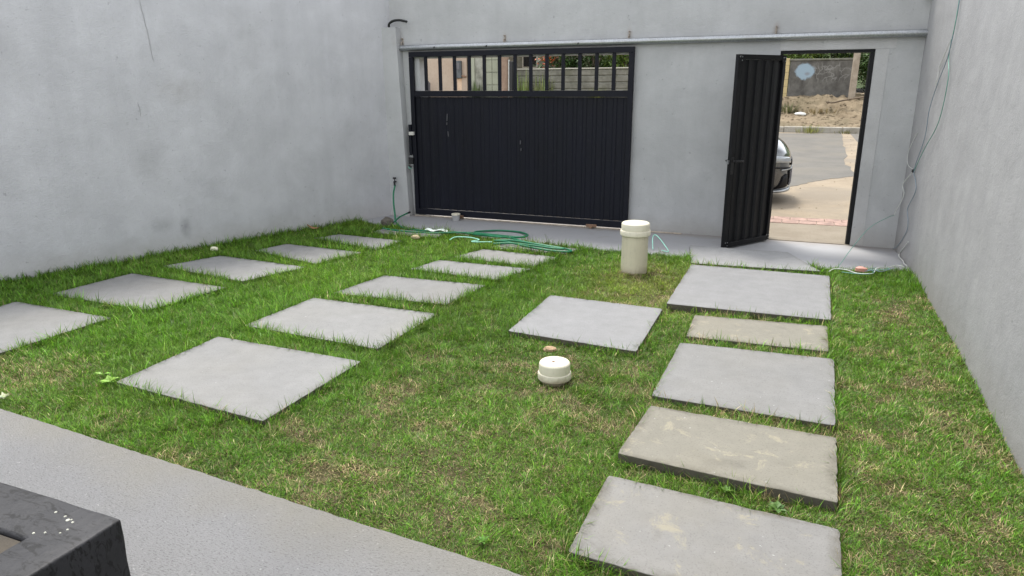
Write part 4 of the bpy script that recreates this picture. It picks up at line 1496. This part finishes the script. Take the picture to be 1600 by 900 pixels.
# precast wall: courses of planks
pw = empty('precast_wall', (-8.5, 32, 1.1), 'long grey precast plank wall seen through the right half of the gate bars', 'wall')
pl = None
x0w, bay = -12.72, 1.62
random.seed(12)
for b_ in range(6):
    for c_ in range(5):
        if pl is None:
            pl = MB().box(-.76, .76, -.03, .03, -.128, .128, .03).build('plank', M['plank'], pw, local=True); o = pl
        else:
            o = dup(pl); o.parent = pw
        o.location = (x0w + bay * (b_ + .5) + 8.5, random.uniform(-.012, .012), .95 + .143 + c_ * .290 - 1.1)
for b_ in range(7):
    MB().box(x0w + bay * b_ - .05, x0w + bay * b_ + .05, 31.93, 32.09, .8, 2.40, .008).build('post', M['plank'], pw)
for b_ in range(6):
    MB().box(x0w + bay * b_ - .048 + .1, x0w + bay * (b_ + 1) - .052, 31.92, 32.10, 2.402, 2.455, .01).build('coping', M['coping'], pw)
MB().box(x0w, x0w + bay * 6, 32.035, 32.07, .8, 2.38).build('backing', M['mould'], pw)
# cream house
h = empty('house', (-16.3, 33, 1.1), 'cream rendered house front with a rusty meter box, behind the gate bars', 'house')
MB().box(-19.0, -15.15, 32.0, 37, .8, 5.2).build('wall', M['cream_render'], h)
MB().box(-19.2, -14.95, 31.8, 37.2, 5.2, 5.35, .01).build('roof_slab', M['coping'], h)
f = MB().box(-18.6, -17.75, 31.97, 31.998, 2.9, 4.2).build('window', M['pale_green'], h)
MB().box(-18.5, -17.85, 31.95, 31.968, 3.0, 4.1).build('pane', M['car_glass'], f)
mb_ = MB().box(-15.78, -15.40, 31.85, 31.998, 2.05, 2.86, .02).build('meter_box', M['meter'], h)
MB().box(-15.72, -15.46, 31.83, 31.849, 2.46, 2.76, .004).build('glass', M['dark_grey'], mb_)
MB().tube([(-15.40, 31.93, 2.16), (-15.16, 31.93, 2.12)], .04, 8).build('pipe', M['rust'], h)
MB().box(-15.66, -15.44, 31.992, 31.999, 1.5, 2.04).build('rust_stain', dusty('rust_wash', (.55, .36, .22), (.72, .56, .42), 2.5, bump=.05), h)
MB()
o = MB().prism([(-17.32, 31.2), (-16.9, 31.2), (-16.9, 31.5), (-17.32, 31.5)], .6, 1.86)
o.lathe([(.21, 0), (.19, .06), (.12, .11), (0, .13)], (-17.11, 31.35, 1.86), 12)
tag(o.build('marker_post', M['dark_grey']), 'short dark grey post with a rounded top before the cream house', 'post')
t = empty('mouldy_pillar', (-14.7, 32, 1.1), 'pale pillar streaked with black mould beside the cream house', 'pillar')
MB().box(-15.0, -14.70, 31.9, 32.3, .8, 4.4, .01).build('pale_side', M['pale_green'], t)
MB().box(-14.695, -14.25, 31.95, 32.3, .8, 4.2, .01).build('mouldy_side', M['mould'], t)
t = empty('panelled_gate', (-13.8, 32.1, 1.1), 'pale green panelled gate between the mouldy pillar and the brown pole', 'gate')
for i, (za, zb) in enumerate(((.9, 1.72), (1.74, 2.30), (2.32, 2.86), (2.88, 3.4))):
    for (xa, xb) in ((-14.22, -13.86), (-13.84, -13.47)):
        MB().box(xa, xb, 32.05, 32.1, za, zb, .012).build('panel', M['pale_green'], t)
MB().box(-14.23, -13.46, 32.102, 32.14, .9, 3.42).build('backing', M['mould'], t)
t = empty('utility_pole', (-13.0, 31.6, 1.0), 'brown wooden pole seen through the middle of the gate bars', 'pole')
MB().tube([(-13.0, 31.6, .8), (-13.0, 31.6, 4), (-13.0, 31.6, 8)], [.19, .175, .14], 14).build('shaft', M['pole_brown'], t)
MB().tube([(-12.79, 31.55, .9), (-12.77, 31.55, 2.85)], .035, 8).build('conduit', M['white_wire'], t)
MB().box(-12.74, -12.58, 31.5, 31.75, 1.5, 2.78, .01).build('cable_box', M['black_plastic'], t)
h = empty('house', (-11.5, 38, 1.1), 'plain grey building rising behind the left end of the plank wall', 'house')
MB().box(-15.6, -12.25, 37.8, 42, .8, 5).build('wall', M['plank'], h)
f = MB().box(-14.5, -13.6, 37.77, 37.798, 2.6, 3.7).build('window', M['coping'], h)
MB().box(-14.42, -13.68, 37.75, 37.769, 2.68, 3.62).build('pane', M['car_glass'], f)


# ---------------------------------------------------------------- plants across the street
def tree(name, x, y, z, h, crown, nclump, leaves, ls, cols, label, cat='tree', group=None, seed=0, flowers=None):
    random.seed(seed)
    t = empty(name, (x, y, z), label, cat, group)
    a = MB()
    a.tube(spline([(x, y, z - .1), (x + .06, y, z + h * .3), (x - .05, y + .05, z + h * .62)], 4), [.11 - .006 * i for i in range(9)], 8)
    for i in range(6):
        an = random.uniform(0, 6.28); q = random.uniform(.35, .75)
        ex = x + math.cos(an) * crown[0] * q; ey = y + math.sin(an) * crown[1] * q
        a.tube(spline([(x, y, z + h * random.uniform(.15, .5)), ((x + ex) / 2, (y + ey) / 2, z + h * .55), (ex, ey, z + h * random.uniform(.6, .95))], 3), [.05, .045, .04, .034, .028, .022, .015], 6)
    a.build('trunk', M['bark'], t)
    it = []
    for i in range(nclump):
        while True:
            q = Vector((random.uniform(-1, 1), random.uniform(-1, 1), random.uniform(-1, 1)))
            if q.length < 1: break
        q = q * (q.length ** -.25) if q.length > 0 else q
        c = Vector((x + q.x * crown[0], y + q.y * crown[1], z + h * .55 + q.z * crown[2]))
        cc = random.choice(cols)
        k = random.uniform(.65, 1.25)
        for j in range(leaves):
            p = c + Vector((random.gauss(0, .17), random.gauss(0, .17), random.gauss(0, .14)))
            dr = Vector((random.uniform(-1, 1), random.uniform(-1, 1), random.uniform(-.7, .6)))
            it.append((p, dr, Vector((random.uniform(-.5, .5), random.uniform(-.5, .5), 1)), ls * random.uniform(.7, 1.3), ls * .45, var(tuple(v * k for v in cc), .25)))
    leaf_faces('crown', it, M['leaf'], t)
    if flowers:
        it = []
        for fx_, fy_, fz_ in flowers:
            for j in range(26):
                it.append((Vector((fx_ + random.gauss(0, .14), fy_ + random.gauss(0, .1), fz_ + random.gauss(0, .12))), Vector((random.uniform(-1, 1), -1, random.uniform(-1, 1))), Vector((0, 0, 1)), .13, .08, var((.50, .12, .05))))
        leaf_faces('blossom', it, M['leaf'], t)
    return t


GD = [(.05, .10, .025), (.075, .135, .03), (.04, .08, .02)]
GL = [(.13, .20, .035), (.17, .22, .045), (.09, .15, .03)]
tree('bush', -.3, 35.3, 1.1, 3.0, (1.0, .6, 1.35), 160, 26, .17, GL, 'light green bush topping the left half of the graffiti wall', 'bush', None, 51)
tree('bush', 1.2, 35.6, 1.1, 3.2, (1.1, .6, 1.5), 160, 26, .17, GD + GL, 'darker bush topping the right half of the graffiti wall', 'bush', None, 52)
tree('tree', 3.2, 34.6, 1.0, 4.2, (1.25, .8, 2.1), 280, 26, .17, GD + [(.12, .13, .05)], 'dense shrubby tree growing right of the utility pole', 'tree', None, 53)
tree('tree', 3.0, 38.5, 1.1, 5.5, (2.4, 1.2, 2.6), 150, 26, .2, GD, 'tall dark tree behind the shrubby tree by the pole', 'tree', None, 54)
tree('bush', -10.9, 33.6, 1.1, 3.2, (.9, .6, 1.4), 140, 26, .17, GD, 'dark bush with red blossom behind the plank wall', 'bush', None, 55, flowers=[(-11.4, 32.9, 2.72), (-11.1, 32.9, 2.85), (-11.5, 32.9, 2.95)])
tree('bush', -9.3, 33.7, 1.1, 3.0, (1.0, .6, 1.35), 160, 26, .17, GD + [(.12, .13, .07)], 'dull green bush behind the middle of the plank wall', 'bush', None, 56)
tree('bush', -7.6, 33.6, 1.1, 3.1, (1.1, .6, 1.4), 180, 26, .17, GL, 'bright green bush behind the right end of the plank wall', 'bush', None, 57)
tree('tree', -9.0, 38.0, 1.1, 6.0, (3.2, 1.4, 2.8), 170, 26, .2, GD, 'broad dark tree far behind the plank wall', 'tree', None, 58)
clump('spiky_plant', -12.0, 31.4, .9, 46, 1.55, .07, (.16, .20, .06), 'spiky upright plant with long narrow leaves before the plank wall', 'plant', None, 61, 2.2, .18)
clump('spiky_plant', -11.1, 31.4, .9, 70, 1.35, .08, (.15, .18, .07), 'wider clump of arching spiky leaves right of the upright one', 'plant', None, 62, 1.5, .35)
clump('weed_plant', -8.55, 31.6, 1.0, 40, .62, .07, (.30, .32, .06), 'yellow green weed low before the plank wall', 'weed', None, 63, 1.2, .25)
clump('weed_plant', -14.5, 31.6, 1.0, 60, .95, .05, (.10, .14, .05), 'thin green weeds at the foot of the mouldy pillar', 'weed', None, 64, 1.8, .2)

# ---------------------------------------------------------------- parked car (front corner shows behind the door leaf)
car = empty('parked_car', (-.11, 12.05, -.006), 'metallic grey car nosing out from behind the open black door', 'car', rz=R(3))
# local +X is the nose, stations: x, half width low, half width shoulder, z low, z mid, z shoulder, z top centre
ST = [(-4.25, .55, .60, .40, .55, .80, .92), (-4.15, .74, .78, .26, .52, .86, 1.02), (-3.9, .83, .86, .21, .52, .90, 1.06), (-3.2, .86, .89, .18, .52, .92, 1.0),
      (-2.2, .86, .89, .17, .52, .91, .96), (-1.4, .86, .89, .17, .52, .89, .96), (-1.0, .86, .88, .18, .52, .94, 1.09), (-.55, .84, .86, .18, .50, .92, 1.07),
      (-.3, .81, .82, .17, .48, .88, 1.03), (-.12, .72, .73, .16, .45, .82, .95), (-.01, .54, .55, .17, .42, .74, .83), (.06, .30, .28, .20, .40, .66, .71)]
V = []; F = []
nP = 12
for (x, wl, ws, zl, zm, zs, zt) in ST:
    half = [(0, zl), (wl * .75, zl), (wl, zl + .08), (ws + .01, zm), (ws, zs - .03), (ws * .93, zs + .015), (ws * .5, zt - .02), (0, zt)]
    ring = half + [(-y, z) for y, z in half[-2:0:-1]]
    V += [(x, y, z) for y, z in ring]
nR = len(V) // len(ST)
for i in range(len(ST) - 1):
    for k in range(nR):
        F.append((i * nR + k, (i + 1) * nR + k, (i + 1) * nR + (k + 1) % nR, i * nR + (k + 1) % nR))
F.append(tuple(range(nR))); F.append(tuple(range(len(V) - 1, len(V) - nR - 1, -1)))
a = MB().add(V, F, True)
body = a.build('body', M['car'], car, local=True)
bm = bmesh.new(); bm.from_mesh(body.data); bmesh.ops.recalc_face_normals(bm, faces=bm.faces); bm.to_mesh(body.data); bm.free()
md = body.modifiers.new('sub', 'SUBSURF'); md.levels = 2; md.render_levels = 2
cab = [(-3.95, .62, 1.0, 1.05), (-3.6, .68, .95, 1.30), (-3.0, .66, .93, 1.46), (-2.3, .66, .92, 1.49), (-1.8, .66, .92, 1.44), (-1.25, .70, .92, 1.14), (-.95, .72, .90, .95)]
V = []; F = []
for x, wt, zb, zt in cab:
    wb = .82
    V += [(x, -wb, zb), (x, -(wt + .06), (zb + zt) / 2), (x, -wt, zt - .04), (x, -wt * .7, zt), (x, wt * .7, zt), (x, wt, zt - .04), (x, wt + .06, (zb + zt) / 2), (x, wb, zb)]
for i in range(len(cab) - 1):
    for k in range(7):
        F.append((i * 8 + k, i * 8 + k + 1, (i + 1) * 8 + k + 1, (i + 1) * 8 + k))
F += [tuple(range(8)), tuple(range(len(V) - 1, len(V) - 9, -1))]
gl = MB().add(V, F, True).build('cabin_glass', M['car_glass'], car, local=True)
V2 = []; F2 = []
for x, wt, zb, zt in cab[1:6]:
    V2 += [(x, -wt * .98, zt - .02), (x, -wt * .7, zt + .012), (x, 0, zt + .02), (x, wt * .7, zt + .012), (x, wt * .98, zt - .02)]
for i in range(4):
    for k in range(4):
        F2.append((i * 5 + k, i * 5 + k + 1, (i + 1) * 5 + k + 1, (i + 1) * 5 + k))
MB().add(V2, F2, True).build('roof', M['car'], car, local=True)
for s in (-1, 1):
    for x, wx in ((-.88, .76), (-3.45, .78)):
        pr = [(.31, -.09), (.325, -.07), (.325, .07), (.31, .09), (.21, .095), (.20, .07)]
        a = MB().lathe([(r_, z_) for r_, z_ in pr], (0, 0, 0), 24)
        wq = a.build('tyre', M['tyre'], car, local=True)
        wq.location = (x, s * wx, .325); wq.rotation_euler = (R(90) * (-s), 0, 0)
        rim = MB()
        rim.lathe([(.20, .06), (.20, .085), (.185, .085), (.17, .06), (.05, .07), (.05, .085), (0, .09)], (0, 0, 0), 20)
        rim.build('rim', M['car_silver'], wq, local=True)
    # mirror
    MB().box(-1.35, -1.2, s * .92 - .07, s * .92 + .07, .96, 1.07, .03).build('mirror', M['car'], car, local=True)
# front details follow the body surface
from mathutils.bvhtree import BVHTree
bpy.context.view_layer.update()
dg = bpy.context.evaluated_depsgraph_get()
bme = bmesh.new(); bme.from_object(body, dg)
tree_b = BVHTree.FromBMesh(bme)


def on_body(y, z):
    hit = tree_b.ray_cast(Vector((1.5, y, z)), Vector((-1, 0, 0)))
    return hit[0] if hit[0] else Vector((-.6, y, z))


def patch(name, quad, mat, off=.008, nu=8, nv=3, parent=None):
    """quad in (y, z): lower left, lower right, upper right, upper left"""
    V = []; F = []
    for i in range(nu + 1):
        for k in range(nv + 1):
            u_, v_ = i / nu, k / nv
            lo = Vector(quad[0]).lerp(Vector(quad[1]), u_); hi = Vector(quad[3]).lerp(Vector(quad[2]), u_)
            p_ = lo.lerp(hi, v_)
            V.append(on_body(p_.x, p_.y) + Vector((off, math.copysign(off * .6, p_.x), 0)))
    for i in range(nu):
        for k in range(nv):
            F.append((i * (nv + 1) + k, (i + 1) * (nv + 1) + k, (i + 1) * (nv + 1) + k + 1, i * (nv + 1) + k + 1))
    o = MB().add(V, F, True).build(name, mat, parent or car, local=True)
    md = o.modifiers.new('th', 'SOLIDIFY'); md.thickness = .022; md.offset = 0
    return o


for s in (-1, 1):
    patch('headlight', ((s * .44, .615), (s * .80, .645), (s * .81, .745), (s * .47, .70)), M['headlamp'], .010)
    patch('headlight_trim', ((s * .46, .535), (s * .80, .555), (s * .80, .575), (s * .48, .555)), M['car_trim'], .012)
    patch('corner_intake', ((s * .50, .27), (s * .70, .24), (s * .66, .42), (s * .56, .46)), M['car_trim'], .010)
patch('upper_grille', ((-.38, .575), (.38, .575), (.42, .66), (-.42, .66)), M['car_trim'], .006, 12, 3)
gr = patch('grille', ((-.40, .27), (.40, .27), (.48, .50), (-.48, .50)), M['car_trim'], .006, 12, 4)
a = MB()
for i in range(13):
    y = -.42 + .07 * i
    q0 = [on_body(y + dy_, zz) + Vector((.02, 0, 0)) for dy_, zz in ((-.03, .29), (.03, .36), (-.03, .43), (.03, .49))]
    a.tube(q0, .006, 5)
    a.tube([on_body(y - dy_, zz) + Vector((.02, 0, 0)) for dy_, zz in ((-.03, .29), (.03, .36), (-.03, .43), (.03, .49))], .006, 5)
a.build('mesh_rib', M['dark_grey'], gr, local=True)
MB().tube([on_body(y, .525) + Vector((.012, 0, 0)) for y in np.linspace(-.70, .70, 25)], .012, 6).build('grille_trim', M['car_silver'], car, local=True)
MB().tube([on_body(y, .215) + Vector((.012, 0, -.02)) for y in np.linspace(-.72, .72, 25)], .026, 8).build('bumper_lip', M['car_silver'], car, local=True)
bme.free()
